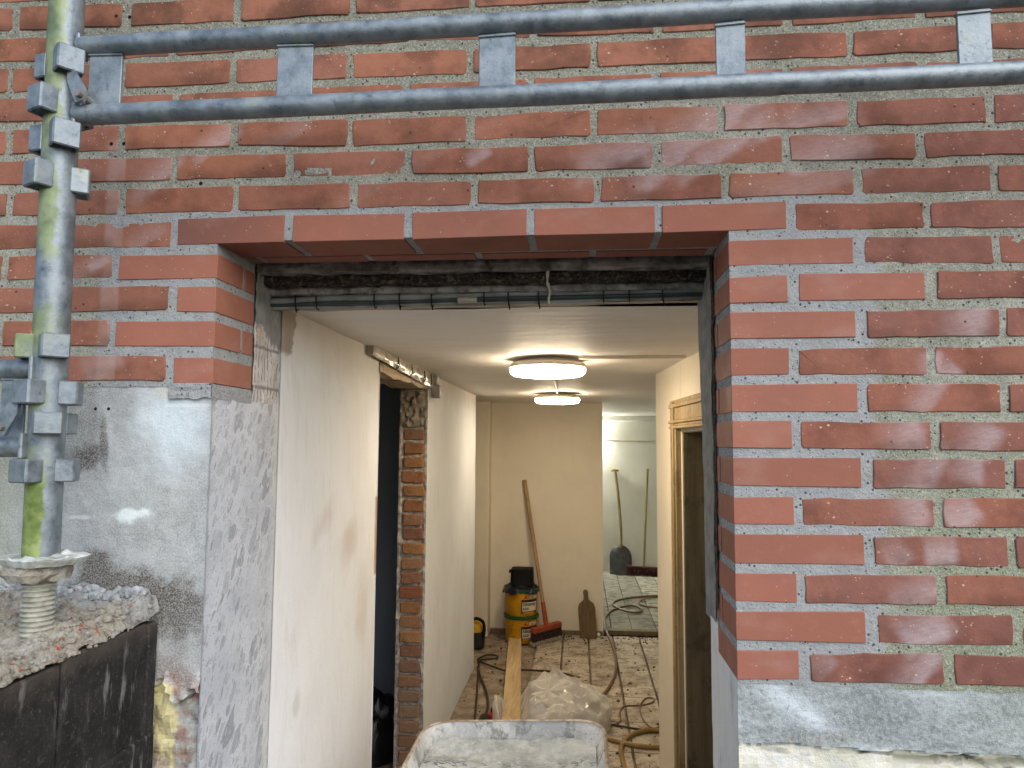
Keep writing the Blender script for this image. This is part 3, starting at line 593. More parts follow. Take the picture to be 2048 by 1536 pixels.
# ---- rendered concrete base left of the door
def crack_l(x): return 1.052 + .012 * N3(x, 0, 0, 40) - .012 * max(0, (x - .03)) / .06 + (.015 * math.sin(x * 90))
def bl(u, v):
    x = -.47 + (.47 + XJL) * u; z = .55 + 1.094 * v
    y = .0035 + .0018 * fbm(x, 0, z, 24, 4)
    if z < crack_l(x): y += .016 + .012 * fbm(x, 3, z, 20, 4)
    elif z < crack_l(x) + .03 and x > .02: y -= .010 * (1 - (z - crack_l(x)) / .03) * (1 + N3(x, 1, z, 60))
    if z > 1.60 and x > .0: y += .002
    return (x, y, z)
mb = MB(); mb.grid(bl, 80, 156); mb.box(-2.3, -.46, .004, .31, -.3, 1.642); mb.box(-.47, XJL - .03, .05, .30, -.3, 1.60); mb.box(-.47, XJL - .012, .03, .30, -.3, .56)
mb.build('concrete_base', M['base_l'], facade, False, (-.2, .1, 1.2))
mb = MB(); mb.grid(lambda u, v: (XJL + .0012 * fbm(0, u * .31, v, 12, 3), .002 + .3165 * u, -.05 + 1.665 * v), 16, 80)
mb.build('sawn_edge', M['sawn'], facade, True)
lf = MB(); lf.grid(lambda u, v: (XJL - .002 + .004 * fbm(1, .17 + .14 * u, 1.6 + .36 * v, 22, 3), .176 + .138 * u, 1.60 + .36 * v), 20, 44); lf.box(-2.3, XJL - .01, .172, .31, 1.58, 1.99)
lf.build('inner_leaf', M['leaf'], facade)
gp = MB(); gp.box(XJL - .03, XJL - .012, .160, .180, 1.6, 1.95); gp.box(XJR + .012, XJR + .03, .15, .18, 1.12, 1.95); gp.build('cavity_gap', M['dark'], facade)
# ---- weathered render right of the door
def crack_r(x): return 1.0035 - (x - 1.09) * .004 + .009 * fbm(x, 0, 5, 14, 4)
def br_(u, v):
    x = XJR + (2.3 - XJR) * u ** 1.3; z = .55 + .565 * v
    y = .003 + .0016 * fbm(x, 0, z, 20, 4)
    c = crack_r(x)
    if z < c: y += .008 + .004 * fbm(x, 7, z, 16, 4) + (.03 if (x > 1.36 and c - .018 - .016 * N3(x, 0, 1, 9) < z < c - .005) else 0)
    return (x, y, z)
mb = MB(); mb.grid(br_, 110, 150); mb.box(XJR + .02, 3.5, .04, .30, -.3, 1.09); mb.box(2.29, 3.5, .004, .1, -.3, 1.112); mb.build('weathered_base', M['base_r'], facade, False, (1.5, .1, 1.0))
mb = MB(); mb.grid(lambda u, v: (XJR + .001 + .002 * fbm(0, u * .25, v, 10, 3), .002 + .165 * u, -.05 + 1.165 * v), 12, 70)
mb.grid(lambda u, v: (XJR + .001 + .002 * fbm(0, .16 + u * .1, v, 10, 3), .165 + .085 * u, -.05 + 1.25 * v + (.03 * N3(u * 6, 0, 1) if v > .98 else 0)), 12, 70)
mb.build('whitewashed_jamb', M['whitelower'], facade)
mb = MB(); mb.grid(lambda u, v: (XJR - .003 + .0018 * fbm(0, .17 + u * .16, 1.2 + v * .75, 14, 3), .170 + (.165 - .105 * (1 - v) ** 1.4) * u, 1.17 + .77 * v), 12, 60)
mb.box(XJR + .006, 2.6, .172, .335, 1.15, 1.95); mb.box(XJR + .006, 2.6, .172, .25, -.3, 1.15); mb.build('rendered_jamb', M['render'], facade)
mb = MB()
def ragged(u, v):
    z = 1.2 + .72 * v; return (XJR - .002 - .003 * abs(fbm(0, 0, z, 60, 3)), .146 + .022 * u + .008 * fbm(u, 2, z, 30, 3), z)
mb.grid(ragged, 3, 120); mb.build('broken_joint', M['wool'], facade)
mb = MB(); mb.box(XJR + .004, XJR + .05, .25, .268, 0, 1.32, .002); mb.build('timber_batten', M['trim'], facade)
# ---- lintel zone behind the soffit
lt = MB()
def rough(x0, x1, y0, y1, z0, z1, a, s, nx=150, nz=8):
    def f(u, v):      # front face wrapping under
        x = x0 + (x1 - x0) * u
        if v < .6: t = v / .6; p = (x, y0, z1 + (z0 - z1) * t)
        else: t = (v - .6) / .4; p = (x, y0 + (y1 - y0) * t, z0)
        d = fbm(x * .35, p[1] * 2, p[2] * 2, s, 4) * a
        return (x, p[1] + d, p[2] + d * .7)
    q = MB(); q.grid(f, nx, nz * 2); return q
rough(.06, 1.13, .185, .25, 1.905, 1.96, .006, 40).build('concrete_lintel', M['rlintel'], facade, True)
rough(.06, 1.13, .212, .27, 1.884, 1.91, .007, 70).build('insulation_strip', M['wool'], facade, True)
rough(.06, 1.13, .240, .38, 1.868, 1.89, .004, 34).build('lintel_render', M['rlintel'], facade, True)
bx = MB(); bx.box(-2.3, 2.6, .27, .36, 1.89, 2.3); bx.box(.05, 1.14, .167, .20, 1.945, 1.99); bx.build('lintel_core', M['dark'], facade)

# ------------------------------------------------------------------ interior shell
CZ = 1.852
c_ = MB(); c_.grid(lambda u, v: (-2.3 + 4.9 * u, .35 + 7.15 * v, CZ + .0035 * fbm(-2.3 + 4.9 * u, .35 + 7.15 * v, 0, 3.0, 4)), 60, 90); c_.box(-2.3, 2.6, .36, 7.5, CZ + .03, CZ + .15)
tag(c_.build('ceiling', M['ceil'], None, True, (.6, 3, CZ)), 'uneven painted ceiling of the hall', None, None, 'structure')
fl = MB(); fl.grid(lambda u, v: (-2.3 + 4.9 * u, .0 + 4.55 * v, -.012 - .022 * (-2.3 + 4.9 * u > .50) + .006 * fbm(-2.3 + 4.9 * u, 4.55 * v, 0, 9, 4) + .006 * max(0, 1 - (u * 4.9 - 2.3) / .48)), 120, 110)
floor = tag(fl.build('floor', M['screed'], None, False, (.6, 2.2, -.01)), 'dirty hall floor with pale tiles and dark open joints', None, None, 'structure')
TX = [.493, .690, .886, 1.076, 1.280, 1.476, 1.672]
for i in range(len(TX) - 1):
    for j in range(21):
        y0 = 4.43 - .1905 * (j + 1); y1 = y0 + .1905
        if y0 < .45: continue
        mb = MB(); q = random.uniform(-.0015, .0015); t = random.uniform(-.001, .001)
        mb.box(TX[i] + .007, TX[i + 1] - .007, y0 + .0022 + t, y1 - .0022 + t, -.045, .004 + q, .0012); mb.build('floor_tile', M['tile'], floor)
ff = MB(); ff.box(-1.2, 2.6, 4.62, 7.4, -.05, -.01)
ffl = tag(ff.build('far_floor', M['dark'], None), 'greyed board floor of the far room', None, None, 'structure')
for xa, xb in ((.66, .865), (.872, 1.075), (1.082, 1.243), (1.249, 1.45), (1.456, 1.66), (1.666, 1.87), (1.876, 2.08), (2.09, 2.3)):
    mb = MB(); mb.box(xa, xb, 4.66, 7.24, -.02, .006 if xa < 1.24 else -.002, .002); mb.build('floor_board', M['board'], ffl)
mb = MB(); mb.box(1.0, 2.3, 4.585, 4.655, -.03, .008, .004); mb.build('threshold', M['lining'], ffl)

# ---- left hall wall with its doorless opening
lw = thing('left_hall_wall', (.04, 1.9, 0), 'scuffed white plastered wall on the left of the hall with a doorless opening', 'wall')
def wallface(mb, X, y0, y1, z0, z1, s=1):
    nu = max(2, int((y1 - y0) / .05)); nv = max(2, int((z1 - z0) / .05))
    mb.grid(lambda u, v: (X + .004 * fbm(X, y0 + (y1 - y0) * u, z0 + (z1 - z0) * v, 3.5, 4) * s, y0 + (y1 - y0) * u, z0 + (z1 - z0) * v), nu, nv)
DY0, DY1, DZ = 1.15, 1.95, 1.775
mb = MB(); wallface(mb, .0960, .312, DY0, 0, 1.865, .5); mb.box(-.03, .092, .315, DY0 - .002, 0, 1.86); mb.box(.02, .0985, DY0 - .004, DY0, 0, DZ)
mb.grid(lambda u, v: (-.03 + .128 * u, DY0 + .003 * fbm(u, 0, v * 1.8, 9, 3), DZ * v), 6, 60)
wallface(mb, .1005, DY1, 3.52, 0, 1.865); mb.box(-.03, .094, DY1 + .012, 3.52, 0, 1.86); mb.grid(lambda u, v: (-.03 + .13 * u, 3.521, 1.86 * v), 3, 10)
mb.build('plaster', M['plaster'], lw, True)
mb = MB(); mb.grid(lambda u, v: (.1005 + .002 * N3(0, u * 9, v * 3), DY0 - .012 + .83 * u, DZ + .012 * fbm(u, 0, 0, 6, 3) * (v < .1) + .095 * v), 40, 6)
mb.box(-.03, .096, DY0 - .02, DY1 + .03, DZ + .012, 1.86); mb.grid(lambda u, v: (-.03 + .13 * v, DY0 - .01 + .83 * u, DZ + .012 * fbm(u, 0, 0, 6, 3)), 40, 4)
mb.build('door_header', mat_wood('raw_header', (.30, .22, .14), (.55, .46, .34), 'y', 14, .8, (.10, .07, .05)), lw, True)
rn = random.Random(3)
for k in range(24):
    z = 1.590 - .0665 * k
    x0 = -.012 + rn.uniform(-.004, .006); x1 = .088 + rn.uniform(-.006, .004)
    brick_mesh(x0, x1, (z - .052 + rn.uniform(-.003, .003), z - .052 + rn.uniform(-.003, .003), z + rn.uniform(-.003, .002), z + rn.uniform(-.003, .002)), DY1 - .004 - rn.uniform(0, .012), DY1 + .06, .006, .003, .004, 900 + k, M['rbrick'], lw)
mb = MB(); mb.grid(lambda u, v: (-.032 + .134 * u, DY1 + .004 + .009 * fbm(u, 0, v * 12, 3.0, 4) - .006 * (abs(u - .5) > .42), 1.78 * v), 14, 150); mb.build('jamb_mortar', plain('pale_old_mortar', (.38, .35, .31), .95, 0, .4, 40, .9, 60), lw)
mb = MB(); mb.grid(lambda u, v: (-.028 + .118 * u, DY1 - .012 + .018 * fbm(u * 2, 0, v * 3, 2.2, 4), 1.60 + .17 * v), 16, 24); mb.build('jamb_plaster_lump', plain('lumpy_grey_plaster', (.23, .20, .155), .95, 0, .25, 9, .4, 24), lw, True)

# ---- side room seen through that opening
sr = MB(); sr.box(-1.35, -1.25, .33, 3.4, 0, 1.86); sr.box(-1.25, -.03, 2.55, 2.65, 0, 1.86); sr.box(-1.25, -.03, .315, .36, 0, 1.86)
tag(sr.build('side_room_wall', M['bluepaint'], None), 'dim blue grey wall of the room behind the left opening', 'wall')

# ---- recess and partition at the end of the hall
mb = MB(); mb.box(-1.0, .095, 4.30, 4.56, 0, 1.86, .004); tag(mb.build('pilaster_wall', M['wallpaint'], None), 'narrow cream wall strip left of the end partition', 'wall')
mb = MB(); mb.box(-.75, -.65, 3.4, 4.3, 0, 1.86); tag(mb.build('recess_wall', M['wallpaint'], None), 'cream side wall of the recess behind the left hall wall', 'wall')
pt = thing('end_partition', (.55, 4.5, 0), 'cream partition wall across the end of the hall behind the stacked buckets', 'wall')
mb = MB(); mb.grid(lambda u, v: (.096 + .909 * u, 4.45 + .003 * fbm(u, 0, v * 2, 4, 3), 1.86 * v), 20, 36); mb.box(.10, 1.003, 4.456, 4.58, 0, 1.86, .004); mb.build('plaster', M['wallpaint'], pt, True)
mb = MB(); mb.box(.10, 1.0, 4.43, 4.449, -.01, .035, .004); mb.build('skirting', M['lining'], pt)

# ---- far room
mb = MB(); mb.grid(lambda u, v: (-1.2 + 3.8 * u, 7.25 + .003 * fbm(u * 3, 0, v * 2, 3, 3) , 1.86 * v), 30, 40); mb.box(-1.2, 2.6, 7.26, 7.4, -.1, 1.86)
fw = tag(mb.build('far_wall', M['farpaint'], None, True), 'pale wall at the back of the far room behind the shovel', 'wall')
mb = MB(); mb.tube(smooth_path([(.7, 7.232, 1.575), (1.1, 7.236, 1.565), (1.5, 7.236, 1.555), (2.2, 7.236, 1.557)], 4), .006, 8); tag(mb.build('pipe', M['pvc'], None, True), 'thin pale pipe running along the far wall below the ceiling', 'pipe')
mb = MB(); mb.box(-1.2, 2.6, 7.19, 7.255, 1.79, 1.85, .004); tag(mb.build('cornice_beam', M['farpaint'], None), 'pale boxed strip along the top of the far wall', 'beam')
sh = MB(); sh.box(-2.45, -2.3, 0, 7.5, -.1, 2.0); sh.box(2.6, 2.75, 0, 7.5, -.1, 2.0); sh.box(-2.3, 2.6, 7.4, 7.5, -.1, 2.0); sh.box(-1.3, -1.2, 3.4, 7.4, 0, 1.86); sh.box(-2.3, -1.35, 3.3, 3.4, 0, 1.86)
tag(sh.build('outer_walls', M['farpaint'], None), 'plain outer walls enclosing the rooms', 'wall')

# ---- right hall wall with framed door (turned slightly inwards)
rw = thing('right_hall_wall', (1.195, 2.03, 0), 'cream wall on the right of the hall with an old framed doorway', 'wall', None, math.atan(.036))
def rbox(mb, x0, x1, y0, y1, z0, z1, c=0): return mb.box(x0, x1, y0, y1, z0, z1, c, wm(rw))
RW0, RW1, RZ = -1.22, -.545, 1.575        # door opening along the wall (local y)
mb = MB(); rbox(mb, 0, .13, RW1 + .002, 0, 0, 1.86, .004); rbox(mb, 0, .13, -1.70, RW0, 0, 1.86); rbox(mb, .001, .13, RW0, RW1 + .002, RZ, 1.86); mb.build('plaster', M['wallpaint'], rw)
ar = MB()
for d, w0, w1 in ((.012, 0, .016), (.022, .016, .034), (.016, .034, .066), (.026, .066, .082), (.018, .082, .096)):
    a = RW1 + .105 - w0; b = RW1 + .105 - w1
    rbox(ar, -d, .004, b, a, 0, RZ + .118 - w0 * .0, .0025)
for d, w0, w1 in ((.016, 0, .016), (.024, .016, .032), (.017, .032, .082), (.026, .082, .093), (.019, .093, .104), (.024, .104, .114)):
    a = RZ + .125 - w0; b = RZ + .125 - w1
    rbox(ar, -d - .001, .003, RW0 - .1, RW1 + .1065, b, a, .0025)
rbox(ar, -.02, .004, RW0 - .1, RW0 - .004, 0, RZ + .01, .003)
ar.build('architrave', M['trim'], rw)
mb = MB(); rbox(mb, .006, .30, RW1 - .018, RW1, 0, RZ, .002); rbox(mb, .006, .30, RW0, RW1, RZ - .004, RZ + .02); rbox(mb, .006, .30, RW0 - .018, RW0, 0, RZ); mb.build('door_lining', M['lining'], rw)
mb = MB()
for zz, hh in ((1.40, .035), (1.345, .03)):
    rbox(mb, .105, .125, RW1 - .026, RW1 - .018, zz, zz + hh, .002)
mb.build('strike_plate', M['trim'], rw)
mb = MB(); rbox(mb, .9, 1.0, -1.75, 0, 0, 1.86); rbox(mb, .13, .9, -.10, 0, 0, 1.86); rbox(mb, .13, .9, -1.75, -1.65, 0, 1.86); mb.build('closet_wall', M['lining'], rw)

# ------------------------------------------------------------------ scaffold
SY = -.22
def ax_x(z): return -.0805 + (2.30 - z) * .015
st = thing('scaffold_standard', (ax_x(1.34), SY, 1.34), 'upright galvanised scaffold tube with green algae at the far left', 'scaffold post')
mb = MB(); mb.tube([(ax_x(z), SY, z) for z in [1.335 + .1 * k for k in range(14)]], .0272, 28); mb.build('standard_tube', M['galv_algae'], st, True)
def pocket(z, h, ang, w_=.042, d=.0185, t=.0045):
    x = ax_x(z); a = R(ang); m_ = Matrix.Translation((x, SY, z)) @ Matrix.Rotation(a, 4, 'Z'); q = MB()
    r0 = .0272
    for (x0, x1, y0, y1) in ((r0 - .010, r0 + d, -w_ / 2, -w_ / 2 + t), (r0 - .010, r0 + d, w_ / 2 - t, w_ / 2), (r0 + d - t, r0 + d + .001, -w_ / 2 + .0005, w_ / 2 - .0005)):
        q.box(x0, x1, y0, y1, -h / 2, h / 2, .0022, m_)
    q.build('wedge_pocket', M['galv'] if (ang > -130 and ang < 100) or z > 1.9 else M['galv_algae'], st)
for z, h, angs in ((2.174, .044, (165, -38)), (2.102, .045, (-112, 75)), (2.043, .046, (172, -40)), (1.972, .044, (-115, 35)), (1.683, .040, (-160, -42, 120)), (1.607, .040, (-165, -108, 25)), (1.556, .036, (-50, 90)), (1.479, .038, (-150, -105, 25))):
    for a in angs: pocket(z, h, a)
def guard(name, x0, x1, zt, zb, plates, label, inner, outdir, zr=0.0):
    t = thing(name, (x0, SY, zb), label, 'guard rail')
    for nm, zz in (('top_tube', zt), ('bottom_tube', zb)):
        q = MB(); q.tube([(x0 + (x1 - x0) * k / 12, SY, zz + zr * k / 12 + .0006 * math.sin(k * 2)) for k in range(13)], .0172, 20); q.build(nm, M['galv'], t, True)
    for xa, xb, rot in plates:
        xm = (xa + xb) / 2; m_ = Matrix.Translation((xm, SY, (zt + zb) / 2)) @ Matrix.Rotation(rot, 4, 'Z'); q = MB(); hh = (zt - zb) / 2; ww = (xb - xa) / 2 / math.cos(rot)
        q.box(-ww, ww, -.003, .003, -hh + .012, hh - .013, .0012, m_)
        q.box(-ww - .001, ww + .001, -.006, .006, hh - .020, hh - .0165, .001, m_)
        q.box(-ww - .006, ww + .006, -.007, .007, -hh + .010, -hh + .0185, .003, m_)
        q.build('web_plate', M['galv'], t)
    return t
gr = guard('guard_rail', -.048, 1.85, 2.2095, 2.086, [(-.029, .029, .05), (.308, .369, .04), (.650, .710, -.05), (1.029, 1.074, -.1), (1.393, 1.440, -.1), (1.76, 1.81, 0)], 'long twin-tube scaffold guard rail with flat web plates across the top of the doorway', 1, 1, .010)
for zz in (2.2095, 2.086): mb = MB(); mb.box(-.051, -.043, SY - .014, SY + .014, zz - .020, zz + .020, .002); mb.build('end_plate', M['galv'], gr)
mb = MB(); mb.prism([(-.052, 2.163), (-.046, 2.168), (-.016, 2.118), (-.020, 2.099), (-.034, 2.097), (-.050, 2.135)], .006, Matrix.Translation((0, SY - .026, 0))); mb.build('wedge', M['galv'], gr)
mb = MB(); mb.tube([(-.024, SY - .036, 2.109), (-.024, SY + .004, 2.109)], .0062, 8); mb.tube([(-.024, SY - .0275, 2.109), (-.024, SY - .0265, 2.109)], .0105, 12); mb.build('bolt', M['steel'], gr)
g2 = guard('guard_rail', -1.3, -.082, 1.648, 1.517, [(-.152, -.112, .1), (-.48, -.44, 0), (-.8, -.76, 0), (-1.1, -1.06, 0)], 'short stub of scaffold guard rail entering from the left edge below', -1, -1)
for zz, xx in ((1.645, -.079), (1.519, -.088)): mb = MB(); mb.box(xx - .0035, xx + .0035, SY - .034, SY - .002, zz - .021, zz + .021, .002); mb.build('end_plate', M['galv'], g2)
mb = MB(); mb.prism([(-.103, 1.603), (-.095, 1.606), (-.098, 1.570), (-.118, 1.535), (-.131, 1.548), (-.132, 1.564)], .007, Matrix.Translation((0, SY - .032, 0))); mb.build('wedge', M['galv'], g2)
mb = MB(); mb.tube([(-.122, SY - .039, 1.549), (-.122, SY - .02, 1.549)], .006, 8); mb.build('bolt', M['steel'], g2)
# screw jack under the standard
XJ = -.066
jk = thing('screw_jack', (XJ, SY, 1.215), 'threaded screw jack with mortar-caked collar nut under the scaffold post', 'screw jack')
prof = []
for k in range(13):
    z = 1.205 + k * .0078; prof += [(.0205, z), (.0205, z + .0016), (.0248, z + .0032), (.0248, z + .0052)]
prof += [(.021, 1.308), (.021, 1.35)]
mb = MB(); mb.lathe(prof, 24, (XJ, SY, 0)); mb.build('spindle', M['thread'], jk, True)
mb = MB()
def nut(u, v):
    a = u * 2 * math.pi; j = 1 + .13 * N3(math.cos(a) * 1.5, math.sin(a) * 1.5, 3, 1) + .05 * N3(math.cos(a) * 6, math.sin(a) * 6, 8, 1)
    r_ = (v / .6 if v < .6 else 1 - .15 * (v - .6) / .4); z = 1.340 if v < .6 else 1.340 - .013 * (v - .6) / .4
    x = XJ + .004 + .073 * j * math.cos(a) * r_; y = SY + .052 * j * math.sin(a) * r_
    lump = max(0, fbm(x, y, 1, 40, 3)) * .008 * (1 if v < .65 else .3) * (1 if x > XJ - .02 else .3)
    return (x, y, z + lump + .06 * (x - XJ) * .2)
mb.grid(nut, 64, 14)
mb.build('wing_nut', M['caked'], jk)
mb = MB(); mb.lathe([(.026, 1.300), (.044, 1.303), (.050, 1.315), (.046, 1.327), (.030, 1.331)], 20, (XJ - .004, SY, 0))
mb.v = [(x + .008 * fbm(x, y, z, 60, 3), y + .008 * fbm(x, y, z + 4, 60, 3), z + .004 * fbm(x, y, z + 9, 60, 3)) for x, y, z in mb.v]; mb.build('collar', M['rubble'], jk)

# ------------------------------------------------------------------ dark flank wall with rubble on top
XD = .009
dk = thing('flank_wall', (-.2, -.4, 0), 'black bitumen-coated block wall with crumbled mortar on top at the lower left', 'wall')
for (y0, y1, h_) in ((-.034, -.002, 1.184), (-.252, -.037, 1.188), (-.72, -.2545, 1.180), (-1.2, -.723, 1.18)):
    mb = MB(); mb.box(-.62, XD - (.002 if y0 < -.3 else 0), y0, y1, 1.0 - .45, h_, .004); mb.build('wall_block', M['bitumen'], dk)
mb = MB(); mb.box(-.615, XD - .006, -1.19, -.003, -.02, 1.17); mb.box(-.62, XD + .008, -1.2, -.012, -.02, .985, .003); mb.build('wall_core', M['bitumen'], dk)
def rubz(x, y):
    e = max(0.0, min(1.0, (XD + .004 - x) / .016)); b = max(0, min(1, (y + .30) / .30))
    return 1.186 + e * (.012 + .020 * fbm(x, y, 0, 22, 5) + .045 * b ** 2 * (1 + .5 * fbm(x, y, 2, 12, 3)) + .022 * math.exp(-((x - XJ) ** 2 + (y - SY) ** 2) / .006))
mb = MB(); mb.grid(lambda u, v: (-.61 + (.61 + XD - .001) * u + (.006 * fbm(0, v * .9, 4, 40, 3) + .001) * (u > .97), -.9 + .898 * v, rubz(-.61 + (.61 + XD - .001) * u, -.9 + .898 * v) - .003 * (u >= 1)), 130, 220)
tag(mb.build('mortar_crumbs', M['rubble'], None), 'loose crumbled mortar heaped on top of the black block wall', 'rubble', None, 'stuff')
def stone(mb, x, y, z, r_):
    bm = bmesh.new(); bmesh.ops.create_icosphere(bm, subdivisions=1, radius=r_)
    k = random.random() * 50
    vs_ = [(x + q.co.x * (1 + .5 * N3(q.co.x, q.co.y, k, 60)), y + q.co.y * (1 + .5 * N3(q.co.y, q.co.z, k, 60)), z + .8 * q.co.z * (1 + .4 * N3(q.co.z, q.co.x, k, 60))) for q in bm.verts]
    fs = [tuple(q.index for q in f.verts) for f in bm.faces]; bm.free(); mb.add(vs_, fs)
lum = [MB(), MB(), MB()]
for k in range(1300):
    x = random.uniform(-.42, XD - .004) if k % 4 else random.uniform(XD - .03, XD + .003); y = -.45 + .44 * random.random() ** .8
    r_ = random.choice((.0018, .0022, .003, .003, .004, .006)) * random.uniform(.7, 1.4)
    if (x - XJ) ** 2 + (y - SY) ** 2 < .0012: continue
    stone(lum[0 if random.random() < .93 or r_ > .0055 else 1], x, y, rubz(x, y) + r_ * .3, r_)
for k in range(190):
    x = random.uniform(-.30, XD - .015); y = -.035 + .03 * random.random(); r_ = random.choice((.004, .005, .006, .008, .012)) * random.uniform(.7, 1.2); stone(lum[2], x, y, rubz(x, y) + r_ * .4, r_)
tag(lum[0].build('mortar_grit', M['rubble'], None), 'grit and small lumps strewn over the black block wall', 'rubble', None, 'stuff')
tag(lum[1].build('brick_chips', plain('red_brick_chip', (.34, .10, .06), .9, 0, .4, 40, .4, 80), None), 'scattered red brick chips on the black block wall', 'rubble', None, 'stuff')
tag(lum[2].build('pale_mortar_lumps', plain('pale_mortar_lump', (.34, .36, .37), .95, 0, .4, 60, 1.0, 120), None), 'pale mortar lumps lying against the house wall on the black block wall', 'rubble', None, 'stuff')

# ------------------------------------------------------------------ cables along the lintel
cb = thing('cable_bundle', (.6, .25, 1.86), 'bundle of grey and black cables tied along the ceiling edge inside the doorway', 'cables')
def cl(z0, y, r_, amp, ph, mat, sag=0.0):
    pts = []
    for k in range(45):
        t = k / 44; x = .09 + 1.01 * t
        pts.append((x, y + .0015 * math.sin(t * 17 + ph), z0 + .0125 * t + amp * math.sin(t * 11 + ph) + sag * math.exp(-((t - .03) / .06) ** 2) * -1))
    q = MB(); q.tube(pts, r_, 10); q.build('cable', mat, cb, True)
cl(1.8690, .262, .0056, .0012, 0, M['cable_dark'], .006); cl(1.8590, .256, .0074, .0010, 1, M['cable_grey'], .004); cl(1.8490, .258, .0054, .0008, 2, M['cable_dark']); cl(1.8420, .266, .0046, .0012, 4, M['cable_grey'])
cl(1.8635, .270, .0045, .0018, 3, M['cable_dark'])
for x in (.155, .205, .343, .402, .477, .598, .654, .722, .868, .925, .998):
    t = (x - .09) / 1.01; zc = 1.8555 + .0125 * t; q = MB()
    q.tube([(x + .0006 * math.cos(a), .258 + .0125 * math.cos(a), zc + .0215 * math.sin(a)) for a in [2 * math.pi * k / 18 for k in range(19)]], .0018, 6, False)
    if int(x * 1000) % 3 != 1: q.tube([(x, .250, zc - .0185), (x + .003, .247, zc - .028 - .006 * random.random())], [.0024, .0018], 6)
    q.build('cable_tie', M['tie'], cb, True)
mb = MB(); mb.tube([(.56 - .022, .2475, 1.8515), (.56 + .022, .2475, 1.852)], .0075, 10); mb.build('clear_tape', M['tape'], cb, True)
mb = MB(); mb.grid(lambda u, v: (.10 + .99 * u, .285 + .05 * v, 1.8425 + .010 * u + .0035 * fbm(u * 6, v, 0, 1.6, 3) + .004 * v), 90, 3)
tag(mb.build('torn_lining', M['whitelower'], None), 'pale torn strip of lining paper hanging just behind the cable bundle', 'lining strip')
mb = MB(); mb.tube(smooth_path([(.745, .20, 1.905), (.743, .22, 1.885), (.748, .235, 1.866), (.745, .238, 1.848), (.747, .240, 1.838)], 4), [.003, .004, .0035, .0028, .003, .004, .003, .0026, .003, .0028, .0022, .003, .0026, .0022, .003, .002, .0015], 6)
tag(mb.build('glue_drip', plain('dried_glue', (.52, .50, .42), .5), None, True), 'pale dried drip hanging over the cables near the middle of the lintel', 'drip')

# ------------------------------------------------------------------ ceiling lamps and ducts
def lamp(x, y, rr, label):
    t = thing('ceiling_lamp', (x, y, CZ), label, 'ceiling lamp', 'round lit ceiling lamps in the hall')
    mb = MB(); mb.lathe([(rr * .55, CZ + .004), (rr * .55, CZ - .012), (rr * .90, CZ - .013), (rr * .985, CZ - .020), (rr, CZ - .034), (rr, CZ - .036)], 48, (x, y, 0)); mb.build('lamp_base', M['lampbody'], t, True)
    mb = MB(); mb.lathe([(rr * .985, CZ - .0365), (rr * 1.0, CZ - .043), (rr * .975, CZ - .056), (rr * .90, CZ - .064), (rr * .6, CZ - .069), (rr * .2, CZ - .071), (.002, CZ - .071)], 48, (x, y, 0)); mb.build('diffuser', M['lit'], t, True)
L1 = (.692, 1.40); L2 = (.672, 3.30)
lamp(L1[0], L1[1], .148, 'larger-looking round lit ceiling lamp nearest the entrance'); lamp(L2[0], L2[1], .148, 'round lit ceiling lamp nearest the end partition')
mb = MB(); mb.box(L1[0] + .12, 1.205, 1.292, 1.312, CZ - .012, CZ + .004, .002); mb.box(1.195, 1.2, 1.289, 1.315, CZ - .014, CZ, .001); tag(mb.build('cable_duct', M['pvc'], None), 'slim white cable duct running from the near lamp to the right wall', 'cable duct')
mb = MB(); mb.tube([(L1[0], 1.55, CZ - .006), (L1[0] - .003, 2.4, CZ - .008), (L2[0] + .004, 3.17, CZ - .006)], .008, 8); mb.v = [(x, y, z if z < CZ + .004 else CZ + .004) for x, y, z in mb.v]; tag(mb.build('cable_duct', M['pvc'], None, True), 'pale cable duct joining the two ceiling lamps', 'cable duct')
# duct wrapped in dusty film above the left opening
dw = thing('wrapped_duct', (.12, 1.5, 1.84), 'dusty film-wrapped cable duct under the ceiling above the left opening', 'cable duct')
mb = MB(); mb.grid(lambda u, v: (.118 + .005 * math.sin(v * math.pi) + .004 * fbm(u * 12, v, 0, 1.5, 3), .985 + 1.03 * u, 1.862 - .042 * v - .030 * u * v - .010 * u), 60, 8); mb.grid(lambda u, v: (.098 + .022 * u, .985, 1.862 - .042 * v), 2, 2); mb.build('film', M['tape'], dw, True)
mb = MB()
for yy in (1.30, 1.52, 1.76, 1.9): mb.tube([(.125, yy, 1.855 - .012 * (yy - 1)), (.127, yy + .01, 1.83 - .03 * (yy - 1)), (.118, yy + .005, 1.815 - .03 * (yy - 1))], .003, 6)
mb.build('strap', M['cable_dark'], dw, True)
mb = MB(); mb.box(.108, .150, 1.985, 2.02, 1.738, 1.80, .003); mb.box(.112, .14, 1.97, 2.03, 1.80, 1.845, .003); mb.build('end_bracket', M['steel'], dw)
# tube light on the far wall
tl = thing('tube_light', (.72, 7.2, 1.60), 'lit tube light on the far wall half hidden by the partition', 'tube light')
mb = MB(); mb.box(.40, 1.04, 7.205, 7.245, 1.585, 1.625, .004); mb.build('lamp_body', M['lampbody'], tl)
mb = MB(); mb.tube([(.42, 7.185, 1.595), (1.03, 7.185, 1.595)], .013, 12); mb.build('tube', M['tube'], tl, True)

